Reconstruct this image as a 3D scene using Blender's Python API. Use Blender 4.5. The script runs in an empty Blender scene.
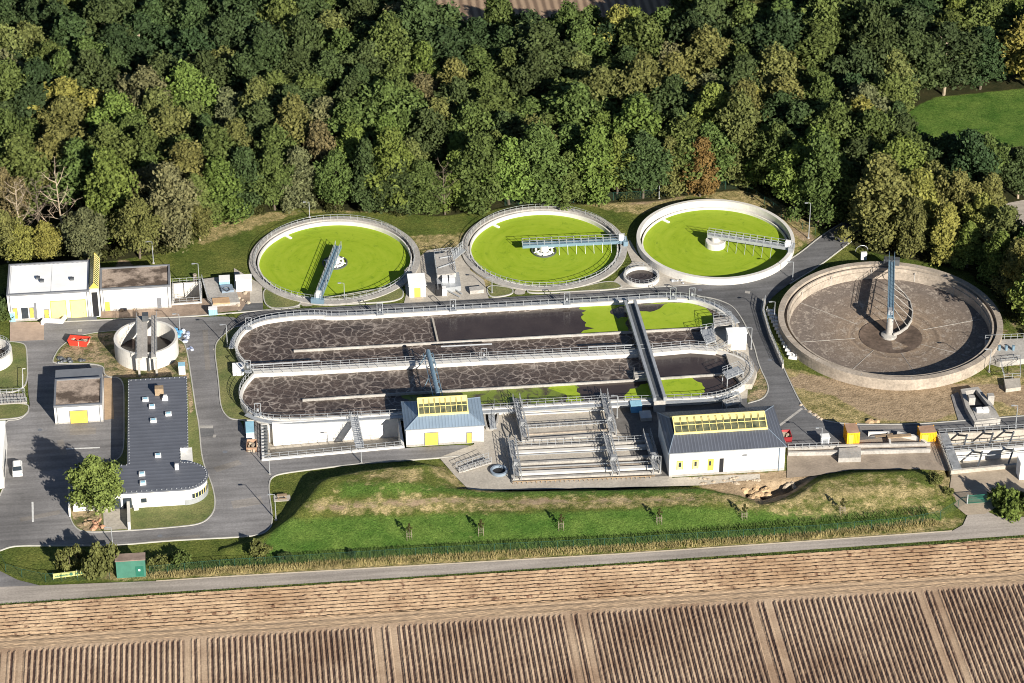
import bpy, math, random
import numpy as np
random.seed(7); RNG = np.random.default_rng(7)
sc = bpy.context.scene
# ---------------------------------------------------------------- camera, sky, sun, exposure
FOC = 2900.0; PITCH = math.radians(32.5); YAW = math.radians(6.1); CH = 305.0
FH = np.array([math.sin(YAW), math.cos(YAW), 0.0]); RH = np.array([math.cos(YAW), -math.sin(YAW), 0.0])
ZU = np.array([0, 0, 1.0])
CAM = -FH * (CH / math.tan(PITCH)) + ZU * CH
FWD = FH * math.cos(PITCH) - ZU * math.sin(PITCH)
UPV = FH * math.sin(PITCH) + ZU * math.cos(PITCH)
cd = bpy.data.cameras.new("camera"); cam = bpy.data.objects.new("camera", cd); sc.collection.objects.link(cam)
cam.location = CAM; cam.rotation_euler = (math.pi / 2 - PITCH, 0, -YAW)
cd.sensor_width = 36.0; cd.lens = 36.0 * FOC / 1024.0; cd.clip_start = 1.0; cd.clip_end = 12000.0
sc.camera = cam
SUN_EL = math.radians(24.0)
sh = -FH * 1.0 + RH * 0.58; sh = sh / np.linalg.norm(sh)
SUN = sh * math.cos(SUN_EL) + ZU * math.sin(SUN_EL)
SUN_AZ = math.atan2(SUN[0], SUN[1])
w = bpy.data.worlds.new("World"); sc.world = w; w.use_nodes = True
nt = w.node_tree; bg = nt.nodes["Background"]; sky = nt.nodes.new("ShaderNodeTexSky")
sky.sky_type = 'NISHITA'; sky.sun_disc = False; sky.sun_elevation = SUN_EL; sky.sun_rotation = SUN_AZ
sky.air_density = 0.7; sky.dust_density = 0.15
nt.links.new(sky.outputs[0], bg.inputs[0]); bg.inputs[1].default_value = 0.050
sl = bpy.data.lights.new("sun", 'SUN'); sl.energy = 5.0; sl.angle = math.radians(0.5); sl.color = (1.0, 0.93, 0.82)
so = bpy.data.objects.new("sun", sl); sc.collection.objects.link(so)
from mathutils import Vector, Matrix
so.rotation_euler = Vector(SUN.tolist()).to_track_quat('Z', 'Y').to_euler()
so.location = (SUN * 400).tolist()
vs = sc.view_settings; vs.view_transform = 'Standard'; vs.look = 'None'; vs.gamma = 1.0; vs.exposure = 0.86
vs.use_curve_mapping = False
sc.cycles.pixel_filter_type = 'BLACKMAN_HARRIS'; sc.cycles.filter_width = 1.0; sc.cycles.max_bounces = 5; sc.cycles.transparent_max_bounces = 12

# ---------------------------------------------------------------- surveying: a pixel of the photograph to a point at height z
def G(px, py, z=0.0):
    d = FWD + RH * ((px - 512.0) / FOC) + UPV * ((341.5 - py) / FOC)
    t = (z - CAM[2]) / d[2]
    return CAM + d * t
def P(x, y, z):
    v = np.array([x, y, z]) - CAM; k = v @ FWD
    return 512 + FOC * (v @ RH) / k, 341.5 - FOC * (v @ UPV) / k
def SC(px, py, z=0.0):
    return FOC / ((G(px, py, z) - CAM) @ FWD)
def HT(px, pyb, pyt, z0=0.0):          # height of a vertical thing standing at (px, pyb) whose top is seen at pyt
    g = G(px, pyb, z0); lo, hi = 0.0, 60.0
    for _ in range(30):
        m = (lo + hi) / 2
        if P(g[0], g[1], z0 + m)[1] > pyt: lo = m
        else: hi = m
    return lo
def XY(pts, z=0.0):
    return [tuple(G(a, b, z)[:2]) for a, b in pts]

# ---------------------------------------------------------------- mesh building
class MB:
    def __init__(s): s.v = []; s.f = []; s.n = 0
    def add(s, vs, fs):
        s.v.extend([tuple(map(float, q)) for q in vs]); s.f.extend([tuple(i + s.n for i in f) for f in fs]); s.n += len(vs); return s
    def box(s, x0, y0, z0, x1, y1, z1):
        return s.add([(x0,y0,z0),(x1,y0,z0),(x1,y1,z0),(x0,y1,z0),(x0,y0,z1),(x1,y0,z1),(x1,y1,z1),(x0,y1,z1)],
                     [(0,3,2,1),(4,5,6,7),(0,1,5,4),(1,2,6,5),(2,3,7,6),(3,0,4,7)])
    def obox(s, c, a, L, W, z0, z1):    # box centred at c, long axis at angle a
        ca, sa = math.cos(a), math.sin(a); q = []
        for z in (z0, z1):
            for l, w_ in ((-L/2,-W/2),(L/2,-W/2),(L/2,W/2),(-L/2,W/2)):
                q.append((c[0]+l*ca-w_*sa, c[1]+l*sa+w_*ca, z))
        return s.add(q, [(0,3,2,1),(4,5,6,7),(0,1,5,4),(1,2,6,5),(2,3,7,6),(3,0,4,7)])
    def bar(s, p, q, r=0.05, n=4, r2=None):
        p = np.array(p, float); q = np.array(q, float); d = q - p; L = np.linalg.norm(d)
        if L < 1e-6: return s
        d /= L; a = np.cross(d, ZU) if abs(d[2]) < 0.95 else np.cross(d, np.array([1.0,0,0])); a /= np.linalg.norm(a); b = np.cross(d, a)
        r2 = r if r2 is None else r2; vs = []
        for c, rr in ((p, r), (q, r2)):
            for i in range(n):
                t = 2*math.pi*(i+.5)/n; vs.append(c + (a*math.cos(t) + b*math.sin(t))*rr)
        fs = [(i, (i+1)%n, n+(i+1)%n, n+i) for i in range(n)] + [tuple(range(n))[::-1], tuple(range(n, 2*n))]
        return s.add(vs, fs)
    def tube(s, pts, r=0.05, n=5):
        for i in range(len(pts)-1): s.bar(pts[i], pts[i+1], r, n)
        return s
    def poly(s, pts, z):
        n = len(pts); return s.add([(x, y, z) for x, y in pts], [tuple(range(n))])
    def prism(s, pts, z0, z1):
        if area(pts) < 0: pts = pts[::-1]
        n = len(pts); vs = [(x,y,z0) for x,y in pts] + [(x,y,z1) for x,y in pts]
        return s.add(vs, [tuple(range(n))[::-1], tuple(range(n,2*n))] + [(i,(i+1)%n,n+(i+1)%n,n+i) for i in range(n)])
    def wall(s, pts, t, z0, z1, closed=False):   # a ribbon of thickness t along a polyline, mitred
        P_ = [np.array(p[:2], float) for p in pts]; n = len(P_); L = []; R = []
        for i in range(n):
            a = P_[i-1] if (i > 0 or closed) else P_[i]; b = P_[(i+1)%n] if (i < n-1 or closed) else P_[i]
            d1 = P_[i]-a; d2 = b-P_[i]
            if np.linalg.norm(d1) < 1e-9: d1 = d2
            if np.linalg.norm(d2) < 1e-9: d2 = d1
            d1 = d1/np.linalg.norm(d1); d2 = d2/np.linalg.norm(d2)
            m = np.array([-(d1+d2)[1], (d1+d2)[0]]); m /= max(np.linalg.norm(m), 1e-6)
            k = 1/max(0.35, m @ np.array([-d1[1], d1[0]])); L.append(P_[i]+m*t/2*k); R.append(P_[i]-m*t/2*k)
        zz0 = z0 if hasattr(z0, '__len__') else [z0]*n; zz1 = z1 if hasattr(z1, '__len__') else [z1]*n
        vs = []
        for i in range(n): vs += [(*L[i], zz0[i]), (*L[i], zz1[i]), (*R[i], zz1[i]), (*R[i], zz0[i])]
        fs = []
        for i in range(n if closed else n-1):
            a = 4*i; b = 4*((i+1)%n)
            for k in range(4): fs.append((a+k, b+k, b+(k+1)%4, a+(k+1)%4))
        if not closed: fs += [(0,1,2,3), (4*n-4,4*n-1,4*n-2,4*n-3)]
        return s.add(vs, fs)
    def lathe(s, c, prof, n=96, a0=0, a1=2*math.pi):   # prof: (r, z) list
        full = abs(a1-a0-2*math.pi) < 1e-6; m = n if full else n+1; k = len(prof); vs = []
        for i in range(m):
            t = a0+(a1-a0)*i/n
            for r, z in prof: vs.append((c[0]+r*math.cos(t), c[1]+r*math.sin(t), z))
        fs = []
        for i in range(n):
            j = (i+1) % m
            for q in range(k-1): fs.append((i*k+q, j*k+q, j*k+q+1, i*k+q+1))
        return s.add(vs, fs)
    def rail(s, pts, z, h=1.1, step=1.6, r=0.045, zz=None):  # posts and three rails along a polyline
        for i in range(len(pts)-1):
            a = np.array(pts[i][:2], float); b = np.array(pts[i+1][:2], float)
            za, zb = (zz[i], zz[i+1]) if zz else (z, z)
            n = max(1, int(round(np.linalg.norm(b-a)/step)))
            for k in range(n + (1 if i == len(pts)-2 else 0)):
                q = a+(b-a)*k/n; zq = za+(zb-za)*k/n; s.bar((*q, zq), (*q, zq+h), r)
            for f in (0.5, 1.0): s.bar((*a, za+h*f), (*b, zb+h*f), r*0.9)
        return s
    def build(s, name, m, parent=None, smooth=False):
        me = bpy.data.meshes.new(name); me.from_pydata(s.v, [], s.f); me.update()
        if smooth: me.polygons.foreach_set('use_smooth', [True]*len(me.polygons))
        o = bpy.data.objects.new(name, me); sc.collection.objects.link(o); me.materials.append(m)
        if parent is not None:
            o.parent = parent; pl = parent.location.copy(); q = parent.parent
            while q is not None: pl += q.location; q = q.parent
            me.transform(Matrix.Translation(-pl))
        return o
def chaikin(p, closed=False, it=3, k=0.22):
    p = [np.array(q[:2], float) for q in p]
    for _ in range(it):
        o = [] if closed else [p[0]]; n = len(p)
        for i in range(n if closed else n-1):
            a, b_ = p[i], p[(i+1) % n]; L = np.linalg.norm(b_-a)+1e-9; t = min(k, 2.6/L)
            if closed or i > 0: o.append(a+(b_-a)*t)
            if closed or i < n-2: o.append(b_+(a-b_)*t)
        if not closed: o.append(p[-1])
        p = o
    return [tuple(q) for q in p]
def area(p): return 0.5*sum(p[i][0]*p[(i+1)%len(p)][1]-p[(i+1)%len(p)][0]*p[i][1] for i in range(len(p)))
def circ(c, r, n=96, a0=0.0, a1=2*math.pi):
    full = abs(a1-a0-2*math.pi) < 1e-6
    return [(c[0]+r*math.cos(a0+(a1-a0)*i/n), c[1]+r*math.sin(a0+(a1-a0)*i/n)) for i in range(n if full else n+1)]
def tag(o, label=None, cat=None, group=None, kind=None):
    if label: o['label'] = label
    if cat: o['category'] = cat
    if group: o['group'] = group
    if kind: o['kind'] = kind
    return o
def thing(name, label, cat, loc, group=None):
    o = bpy.data.objects.new(name, None); sc.collection.objects.link(o); o.location = tuple(float(q) for q in loc)
    o.empty_display_size = 0.5
    return tag(o, label, cat, group)
def struct(mb, name, m, smooth=False): return tag(mb.build(name, m, None, smooth), kind='structure')
def dup(root, loc=None, rz=None, label=None, scale=None):
    def cp(o, par):
        c = o.copy(); sc.collection.objects.link(c); c.parent = par
        for ch in list(o.children): cp(ch, c)
        return c
    r = cp(root, None)
    if loc is not None: r.location = tuple(float(q) for q in loc)
    if rz is not None: r.rotation_euler = (0, 0, rz)
    if scale: r.scale = scale
    if label: r['label'] = label
    return r

# ---------------------------------------------------------------- materials
def N(nt, t, **k):
    n = nt.nodes.new(t)
    for a, b in k.items():
        if a == 'inp':
            for i, v in b.items(): n.inputs[i].default_value = v
        else: setattr(n, a, b)
    return n
def newmat(name):
    m = bpy.data.materials.new(name); m.use_nodes = True; nt = m.node_tree; b = nt.nodes['Principled BSDF']; return m, nt, b
def ramp(nt, fac, stops):
    r = N(nt, 'ShaderNodeValToRGB'); e = r.color_ramp.elements
    while len(e) < len(stops): e.new(0.5)
    for i, (p, c) in enumerate(stops): e[i].position = p; e[i].color = (*c, 1) if len(c) == 3 else c
    nt.links.new(fac, r.inputs[0]); return r.outputs[0]
def noise(nt, scale, detail=4, rough=0.6, vec=None, dist=0.0):
    if vec is None: vec = N(nt, 'ShaderNodeNewGeometry').outputs['Position']
    n = N(nt, 'ShaderNodeTexNoise', inp={'Scale': scale, 'Detail': detail, 'Roughness': rough, 'Distortion': dist})
    nt.links.new(vec, n.inputs['Vector']); return n.outputs['Fac']
def mix(nt, f, a, b, mode='MIX'):
    m = N(nt, 'ShaderNodeMix', data_type='RGBA', blend_type=mode)
    for s_, v in ((0, f), (6, a), (7, b)):
        if hasattr(v, 'is_linked') or hasattr(v, 'links'): nt.links.new(v, m.inputs[s_])
        elif s_ == 0: m.inputs[0].default_value = v
        else: m.inputs[s_].default_value = (*v, 1)
    return m.outputs[2]
def mat(name, c, rough=0.8, var=0.15, scale=0.6, metal=0.0, c2=None, fine=0.0, fscale=6.0, spec=0.3):
    m, nt, b = newmat(name)
    c = np.array(c, float); lo = c*(1-var) if c2 is None else np.array(c2, float); hi = np.minimum(c*(1+var), 0.95)
    col = ramp(nt, noise(nt, scale, 6), [(0.32, tuple(lo)), (0.68, tuple(hi))])
    if fine > 0:
        g = ramp(nt, noise(nt, fscale, 3), [(0.3, (1-fine,)*3), (0.7, (1,)*3)])
        col = mix(nt, 1.0, col, g, 'MULTIPLY')
    nt.links.new(col, b.inputs['Base Color'])
    b.inputs['Roughness'].default_value = rough; b.inputs['Metallic'].default_value = metal
    b.inputs['Specular IOR Level'].default_value = spec
    return m
def bump(nt, b, fac, strength=0.5, dist=0.1):
    n = N(nt, 'ShaderNodeBump', inp={'Strength': strength, 'Distance': dist}); nt.links.new(fac, n.inputs['Height']); nt.links.new(n.outputs[0], b.inputs['Normal'])

M = {}
M['concrete'] = mat('concrete', (0.42,0.40,0.37), 0.85, 0.18, 0.3, fine=0.3, fscale=2.6)
M['white_conc'] = mat('pale_concrete', (0.62,0.60,0.56), 0.8, 0.10, 0.3, fine=0.12, fscale=1.5)
M['old_conc'] = mat('weathered_concrete', (0.42,0.36,0.295), 0.9, 0.22, 0.35, fine=0.35, fscale=2.2)
M['pave'] = mat('light_paving', (0.47,0.43,0.37), 0.85, 0.14, 0.25, fine=0.28, fscale=2.2)
M['kerb'] = mat('kerb_stone', (0.40,0.39,0.36), 0.85, 0.12, 0.6)
M['plaster'] = mat('white_plaster', (0.76,0.75,0.72), 0.7, 0.09, 0.3, fine=0.16, fscale=1.3)
M['white'] = mat('white_paint', (0.80,0.80,0.79), 0.5, 0.04, 0.5)
M['membrane'] = mat('white_membrane', (0.90,0.90,0.89), 0.6, 0.06, 0.15, fine=0.06, fscale=0.5)
M['yellow'] = mat('yellow_paint', (0.70,0.50,0.09), 0.45, 0.12, 0.8)
M['pyellow'] = mat('pale_yellow_paint', (0.78,0.66,0.26), 0.5, 0.06, 1.0)
M['ocontainer'] = mat('orange_yellow_paint', (0.85,0.42,0.02), 0.5, 0.08, 0.8)
M['ctop'] = mat('rusty_container_top', (0.38,0.24,0.16), 0.8, 0.25, 0.7)
M['red'] = mat('red_paint', (0.60,0.05,0.03), 0.45, 0.1, 1.0)
M['blue'] = mat('blue_paint', (0.10,0.30,0.52), 0.45, 0.1, 1.0)
M['lblue'] = mat('light_blue_paint', (0.28,0.50,0.62), 0.5, 0.1, 1.0)
M['bsteel'] = mat('blue_grey_steel', (0.20,0.30,0.38), 0.45, 0.1, 1.0, metal=0.3)
M['steel'] = mat('galvanised_steel', (0.40,0.42,0.44), 0.45, 0.10, 1.0, metal=0.35)
M['dsteel'] = mat('dark_steel', (0.12,0.13,0.14), 0.5, 0.15, 1.0, metal=0.4)
M['dark'] = mat('dark_opening', (0.02,0.02,0.022), 0.6, 0.1, 1.0)
M['metalroof'] = mat('blue_grey_sheet_roof', (0.25,0.31,0.38), 0.45, 0.05, 0.4, metal=0.2)
M['darkroof'] = mat('anthracite_sheet_roof', (0.055,0.062,0.08), 0.5, 0.15, 0.3)
M['green'] = mat('green_paint', (0.055,0.17,0.125), 0.6, 0.12, 0.8)
M['dgreen'] = mat('dark_green_paint', (0.02,0.13,0.09), 0.6, 0.12, 0.8)
M['wood'] = mat('timber', (0.30,0.22,0.14), 0.85, 0.25, 1.5)
M['bark'] = mat('bark', (0.13,0.105,0.08), 0.95, 0.3, 1.5)
M['palebark'] = mat('pale_bark', (0.34,0.28,0.20), 0.95, 0.25, 1.0)
M['rock'] = mat('rubble_stone', (0.40,0.33,0.25), 0.95, 0.3, 0.9)
M['sand'] = mat('sandy_spoil', (0.48,0.34,0.20), 0.95, 0.25, 0.8, fine=0.2, fscale=3)
M['linepaint'] = mat('road_marking_paint', (0.62,0.62,0.60), 0.7, 0.2, 2.0)
M['tyre'] = mat('rubber', (0.02,0.02,0.02), 0.8, 0.1, 1.0)
M['glass'] = mat('window_glass', (0.03,0.04,0.05), 0.12, 0.2, 1.0, spec=0.6)
M['brick'] = mat('orange_block', (0.45,0.25,0.16), 0.9, 0.2, 2.0)
M['tracksoil'] = mat('track_soil', (0.40,0.29,0.19), 0.95, 0.15, 0.6, fine=0.2, fscale=3)

def m_asphalt(name, base, tint=(1,1,1.03), patch=0.25):
    m, nt, b = newmat(name); k = np.array(tint)*base
    a = ramp(nt, noise(nt, 0.05, 5, 0.65), [(0.38, tuple(k*(1-patch))), (0.62, tuple(k*(1+patch)))])
    g = ramp(nt, noise(nt, 2.4, 6, 0.8), [(0.3, (0.72,)*3), (0.7, (1.15,)*3)])
    # tyre-polished streaks and repaired patches
    wv = N(nt, 'ShaderNodeMapping', inp={'Scale': (0.06, 0.9, 1)}); nt.links.new(N(nt, 'ShaderNodeNewGeometry').outputs['Position'], wv.inputs[0])
    s_ = ramp(nt, noise(nt, 1.0, 3, 0.5, wv.outputs[0]), [(0.35, (0.82,)*3), (0.65, (1.14,)*3)])
    c = mix(nt, 1.0, mix(nt, 1.0, a, g, 'MULTIPLY'), s_, 'MULTIPLY')
    nt.links.new(c, b.inputs['Base Color']); b.inputs['Roughness'].default_value = 0.85; b.inputs['Specular IOR Level'].default_value = 0.25
    return m
M['asphalt'] = m_asphalt('asphalt', 0.195, (1.03,1,1.0))
M['asphalt_dark'] = m_asphalt('newer_asphalt', 0.135)
M['farmroad'] = m_asphalt('pale_farm_road', 0.33, (1.12,1.0,0.88), 0.12)

def m_foam():
    m, nt, b = newmat('foaming_sludge_water')
    pos = N(nt, 'ShaderNodeNewGeometry').outputs['Position']
    nz = N(nt, 'ShaderNodeTexNoise', inp={'Scale': 0.35, 'Detail': 4.0, 'Roughness': 0.6}); nt.links.new(pos, nz.inputs['Vector'])
    sub = N(nt, 'ShaderNodeVectorMath', operation='SUBTRACT'); nt.links.new(nz.outputs['Color'], sub.inputs[0]); sub.inputs[1].default_value = (.5,.5,.5)
    scv = N(nt, 'ShaderNodeVectorMath', operation='SCALE', inp={'Scale': 2.3}); nt.links.new(sub.outputs[0], scv.inputs[0])
    ad = N(nt, 'ShaderNodeVectorMath', operation='ADD'); nt.links.new(pos, ad.inputs[0]); nt.links.new(scv.outputs[0], ad.inputs[1])
    mp = N(nt, 'ShaderNodeMapping', inp={'Scale': (0.85, 0.90, 0.0)}); nt.links.new(ad.outputs[0], mp.inputs[0])
    v = N(nt, 'ShaderNodeTexVoronoi', feature='DISTANCE_TO_EDGE', inp={'Scale': 0.60, 'Randomness': 1.0}); nt.links.new(mp.outputs[0], v.inputs['Vector'])
    dsum = N(nt, 'ShaderNodeMath', operation='MULTIPLY_ADD', inp={1: 0.11, 2: -0.052}); nt.links.new(noise(nt, 0.9, 5, 0.75), dsum.inputs[0]); dst = N(nt, 'ShaderNodeMath', operation='ADD'); nt.links.new(v.outputs['Distance'], dst.inputs[0]); nt.links.new(dsum.outputs[0], dst.inputs[1])
    foam = ramp(nt, dst.outputs[0], [(0.0, (0.9,)*3), (0.03, (0.42,)*3), (0.10, (0.0,)*3)])
    cover = ramp(nt, noise(nt, 0.13, 5, 0.7), [(0.36, (0.22,)*3), (0.60, (1,)*3)])
    f2 = mix(nt, 1.0, foam, cover, 'MULTIPLY')
    base = ramp(nt, noise(nt, 1.6, 4, 0.7), [(0.3, (0.030,0.023,0.020)), (0.7, (0.090,0.070,0.060))])
    v2 = N(nt, 'ShaderNodeTexVoronoi', feature='DISTANCE_TO_EDGE', inp={'Scale': 1.25, 'Randomness': 1.0}); nt.links.new(mp.outputs[0], v2.inputs['Vector'])
    fo2 = ramp(nt, v2.outputs['Distance'], [(0.0, (0.28,)*3), (0.07, (0.0,)*3)]); big = ramp(nt, noise(nt, 0.09, 5, 0.6), [(0.35, (0.75,0.72,0.72)), (0.65, (1.35,1.25,1.15))])
    c = mix(nt, f2, mix(nt, mix(nt, 1.0, fo2, cover, 'MULTIPLY'), mix(nt, 1.0, base, big, 'MULTIPLY'), (0.26,0.21,0.18)), (0.44,0.38,0.33)); nt.links.new(c, b.inputs['Base Color'])
    b.inputs['Roughness'].default_value = 0.4; bump(nt, b, noise(nt, 1.5, 3), 0.3, 0.2); return m
M['foam'] = m_foam()
def m_water(name, c, c2, rough=0.2, sc_=0.15):
    m, nt, b = newmat(name)
    nt.links.new(ramp(nt, noise(nt, sc_, 5, 0.6), [(0.3, c), (0.7, c2)]), b.inputs['Base Color'])
    b.inputs['Roughness'].default_value = rough; bump(nt, b, noise(nt, 1.2, 3), 0.15, 0.1); return m
M['darkwater'] = m_water('dark_sludge_water', (0.036,0.026,0.024), (0.060,0.046,0.041))
M['brownwater'] = m_water('brown_water', (0.06,0.047,0.035), (0.115,0.09,0.065), 0.3)
def m_algae(name, swirl=None, c=(0.240,0.345,0.020), c2=(0.300,0.395,0.034)):
    m, nt, b = newmat(name); pos = N(nt, 'ShaderNodeNewGeometry').outputs['Position']
    if swirl is not None:
        sb = N(nt, 'ShaderNodeVectorMath', operation='SUBTRACT'); nt.links.new(pos, sb.inputs[0]); sb.inputs[1].default_value = (swirl[0], swirl[1], 0)
        ln = N(nt, 'ShaderNodeSeparateXYZ'); nt.links.new(sb.outputs[0], ln.inputs[0])
        r_ = N(nt, 'ShaderNodeVectorMath', operation='LENGTH'); fl = N(nt, 'ShaderNodeVectorMath', operation='MULTIPLY'); fl.inputs[1].default_value = (1,1,0)
        nt.links.new(sb.outputs[0], fl.inputs[0]); nt.links.new(fl.outputs[0], r_.inputs[0])
        at = N(nt, 'ShaderNodeMath', operation='ARCTAN2'); nt.links.new(ln.outputs[1], at.inputs[0]); nt.links.new(ln.outputs[0], at.inputs[1])
        cb = N(nt, 'ShaderNodeCombineXYZ'); a2 = N(nt, 'ShaderNodeMath', operation='MULTIPLY', inp={1: 1.6}); nt.links.new(at.outputs[0], a2.inputs[0])
        nt.links.new(r_.outputs['Value'], cb.inputs[0]); nt.links.new(a2.outputs[0], cb.inputs[1]); vec = cb.outputs[0]
        rr = ramp(nt, noise(nt, 0.8, 5, 0.7, vec), [(0.28, tuple(np.array(c)*0.78)), (0.40, c), (0.75, c2)])
    else: rr = ramp(nt, noise(nt, 0.3, 5, 0.65), [(0.3, c), (0.7, c2)])
    g = ramp(nt, noise(nt, 0.5, 7, 0.8, dist=0.6), [(0.30, (0.50,0.60,0.6)), (0.43, (1,1,1)), (0.7, (1.12,1.06,1.15))])
    nt.links.new(mix(nt, 1.0, rr, g, 'MULTIPLY'), b.inputs['Base Color']); b.inputs['Roughness'].default_value = 0.7; b.inputs['Specular IOR Level'].default_value = 0.15
    return m
M['algae'] = m_algae('algae_cover')
def m_mixalgae():
    m, nt, b = newmat('torn_algae_cover')
    f = ramp(nt, noise(nt, 0.33, 6, 0.68, dist=0.8), [(0.38, (0,)*3), (0.52, (1,)*3)])
    c = mix(nt, f, (0.060,0.045,0.036), (0.15,0.20,0.028)); nt.links.new(c, b.inputs['Base Color']); b.inputs['Roughness'].default_value = 0.5; return m
M['mixalgae'] = m_mixalgae()
def m_gravelroof(name, dark, light):
    m, nt, b = newmat(name)
    f = ramp(nt, noise(nt, 0.22, 4, 0.6), [(0.45, (0,)*3), (0.56, (1,)*3)])
    g = ramp(nt, noise(nt, 2.2, 5, 0.8), [(0.3, (0.55,)*3), (0.7, (1.15,)*3)])
    nt.links.new(mix(nt, 1.0, mix(nt, f, dark, light), g, 'MULTIPLY'), b.inputs['Base Color']); b.inputs['Roughness'].default_value = 0.95; return m
M['gravelroof'] = m_gravelroof('mossy_gravel_roof', (0.11,0.08,0.06), (0.44,0.35,0.28))
def m_seam(name, c, axis=0, period=0.6, rough=0.45, metal=0.2, dark=0.75):
    m, nt, b = newmat(name); wv = N(nt, 'ShaderNodeTexWave', wave_type='BANDS', bands_direction='XY'[axis], inp={'Scale': 0.31415926/period*1.0, 'Distortion': 0.0})
    nt.links.new(N(nt, 'ShaderNodeNewGeometry').outputs['Position'], wv.inputs['Vector'])
    s_ = ramp(nt, wv.outputs['Fac'], [(0.75, (1,)*3), (0.97, (dark,)*3)]); c = np.array(c, float)
    v = ramp(nt, noise(nt, 0.3, 5), [(0.3, tuple(c*0.9)), (0.7, tuple(c*1.1))])
    nt.links.new(mix(nt, 1.0, v, s_, 'MULTIPLY'), b.inputs['Base Color']); b.inputs['Roughness'].default_value = rough; b.inputs['Metallic'].default_value = metal
    bump(nt, b, wv.outputs['Fac'], 0.3, 0.05); return m
M['seam_blue'] = m_seam('blue_grey_seamed_roof', (0.22,0.29,0.37))
M['seam_dark'] = m_seam('anthracite_seamed_roof', (0.095,0.105,0.13), dark=1.45)
M['admin_roof'] = m_seam('dark_membrane_roof', (0.105,0.113,0.135), 1, 1.1, 0.6, 0.0, 1.18)

M['metal_edge'] = mat('grey_edge_flashing', (0.22,0.23,0.25), 0.5, 0.1, 1.0, metal=0.3)
M['metalgrey'] = mat('grey_sheet_roof', (0.16,0.17,0.19), 0.6, 0.1, 0.5)
M['roofglass'] = mat('greenish_roof_glazing', (0.16,0.16,0.09), 0.15, 0.1, 0.8, c2=(0.03,0.04,0.03), spec=0.7)
# ================================================================ THE LAND
def seg_dist(X, Y, pts, closed=False):
    D = np.full(X.shape, 1e9); n = len(pts)
    for i in range(n if closed else n-1):
        ax, ay = pts[i]; bx, by = pts[(i+1) % n]; dx, dy = bx-ax, by-ay; L = dx*dx+dy*dy+1e-9
        t = np.clip(((X-ax)*dx+(Y-ay)*dy)/L, 0, 1); D = np.minimum(D, np.hypot(X-ax-t*dx, Y-ay-t*dy))
    return D
def inside(X, Y, pts):
    c = np.zeros(X.shape, bool); n = len(pts)
    for i in range(n):
        x1, y1 = pts[i]; x2, y2 = pts[(i+1) % n]
        k = ((y1 > Y) != (y2 > Y)) & (X < (x2-x1)*(Y-y1)/(y2-y1+1e-12)+x1); c ^= k
    return c
def sdist(X, Y, pts):                       # positive inside
    d = seg_dist(X, Y, pts, True); return np.where(inside(X, Y, pts), d, -d)
def smooth(t): t = np.clip(t, 0, 1); return t*t*(3-2*t)

MOUND_N = XY([(215,550),(240,543),(262,535),(279,521),(290,504),(299,489),(318,480),(360,470),(430,464),(450,470),(464,489),(500,491),(620,490),(700,488),(740,496),(762,504),(785,498),(812,480),(850,472),(915,470),(940,480),(956,497)])
MOUND_S = XY([(948,518),(880,528),(760,538),(620,549),(480,556),(330,562),(240,562)])
MOUND = MOUND_N + MOUND_S
# round basins: centre pixel, rim height
def ring(xl, xr, yt, yb, z):
    cx = (xl+xr)/2; r = (xr-xl)/2/SC(cx, (yt+yb)/2, z); a = G(cx, yt, z); b = G(cx, yb, z)
    c = (a+b)/2; return (float(c[0]), float(c[1])), float(r)
C1, R1 = ring(249, 420.5, 216, 304, 0.3)
C2, R2 = ring(461, 627, 205, 291, 0.3)
C3, R3 = ring(636.5, 794.6, 198, 280, 1.5)
C4, R4 = ring(778.5, 1002, 263.6, 377.5, 2.3)
TRUCKPIT = XY([(258,423),(300,419),(398,412),(402,447),(261,461)])
FILT_N = XY([(514,404),(606,399),(617,433),(522,440)])
FILT_S = XY([(506,447),(650,440),(662,482),(514,489)])
CHAN_E = XY([(934,431),(1075,424),(1075,462),(1010,466),(950,471)])
PITW = XY([(172,283),(201,281),(201,303),(173,305)])
PITS = [(circ(C4, R4-2.1, 48), 4.2), (circ(C1, R1-2.2, 48), 3), (circ(C2, R2-2.2, 48), 3), (circ(C3, R3-2.0, 48), 3),
        (TRUCKPIT, 5.0), (FILT_N, 4.0), (FILT_S, 4.0), (CHAN_E, 4.0), (PITW, 4.0)]
FIELD = XY([(-400,628),(-120,613),(0,606),(156,596),(400,580),(620,565),(820,552),(1024,538),(1120,531),(1400,515),(1500,1100),(-500,1100)])
def ground_z(X, Y):
    sd = sdist(X, Y, MOUND); dn = seg_dist(X, Y, MOUND_N); ds = seg_dist(X, Y, MOUND_S)
    xa, xb = G(400,470)[0], G(480,470)[0]
    H = 3.7 - 1.8*smooth((X-xa)/(xb-xa))
    h = np.minimum(np.minimum(dn*(0.72+0.0*smooth((X-xa)/(xb-xa))), ds*0.21), H); h = np.where(sd > 0, h, 0)
    n1 = np.sin(X*0.31+Y*0.17)*np.cos(Y*0.43-X*0.11)*0.5+np.sin(X*0.9+1.3)*np.sin(Y*1.1)*0.25
    h = h*(1+0.06*n1)
    ex = sdist(X, Y, XY([(738,484),(790,478),(815,476),(792,492),(765,500),(742,497)]))
    h = h - 1.9*smooth(ex/2.0)
    nz = n1*0.05
    z = -0.10 + nz*0.8 + h
    for p, d in PITS:
        z = np.where(sdist(X, Y, p) > -0.9, -d, z)
    z = np.where(sdist(X, Y, FIELD) > 0.3, -0.7, z)
    return z
def gz(x, y): return float(ground_z(np.array([float(x)]), np.array([float(y)]))[0])

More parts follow.
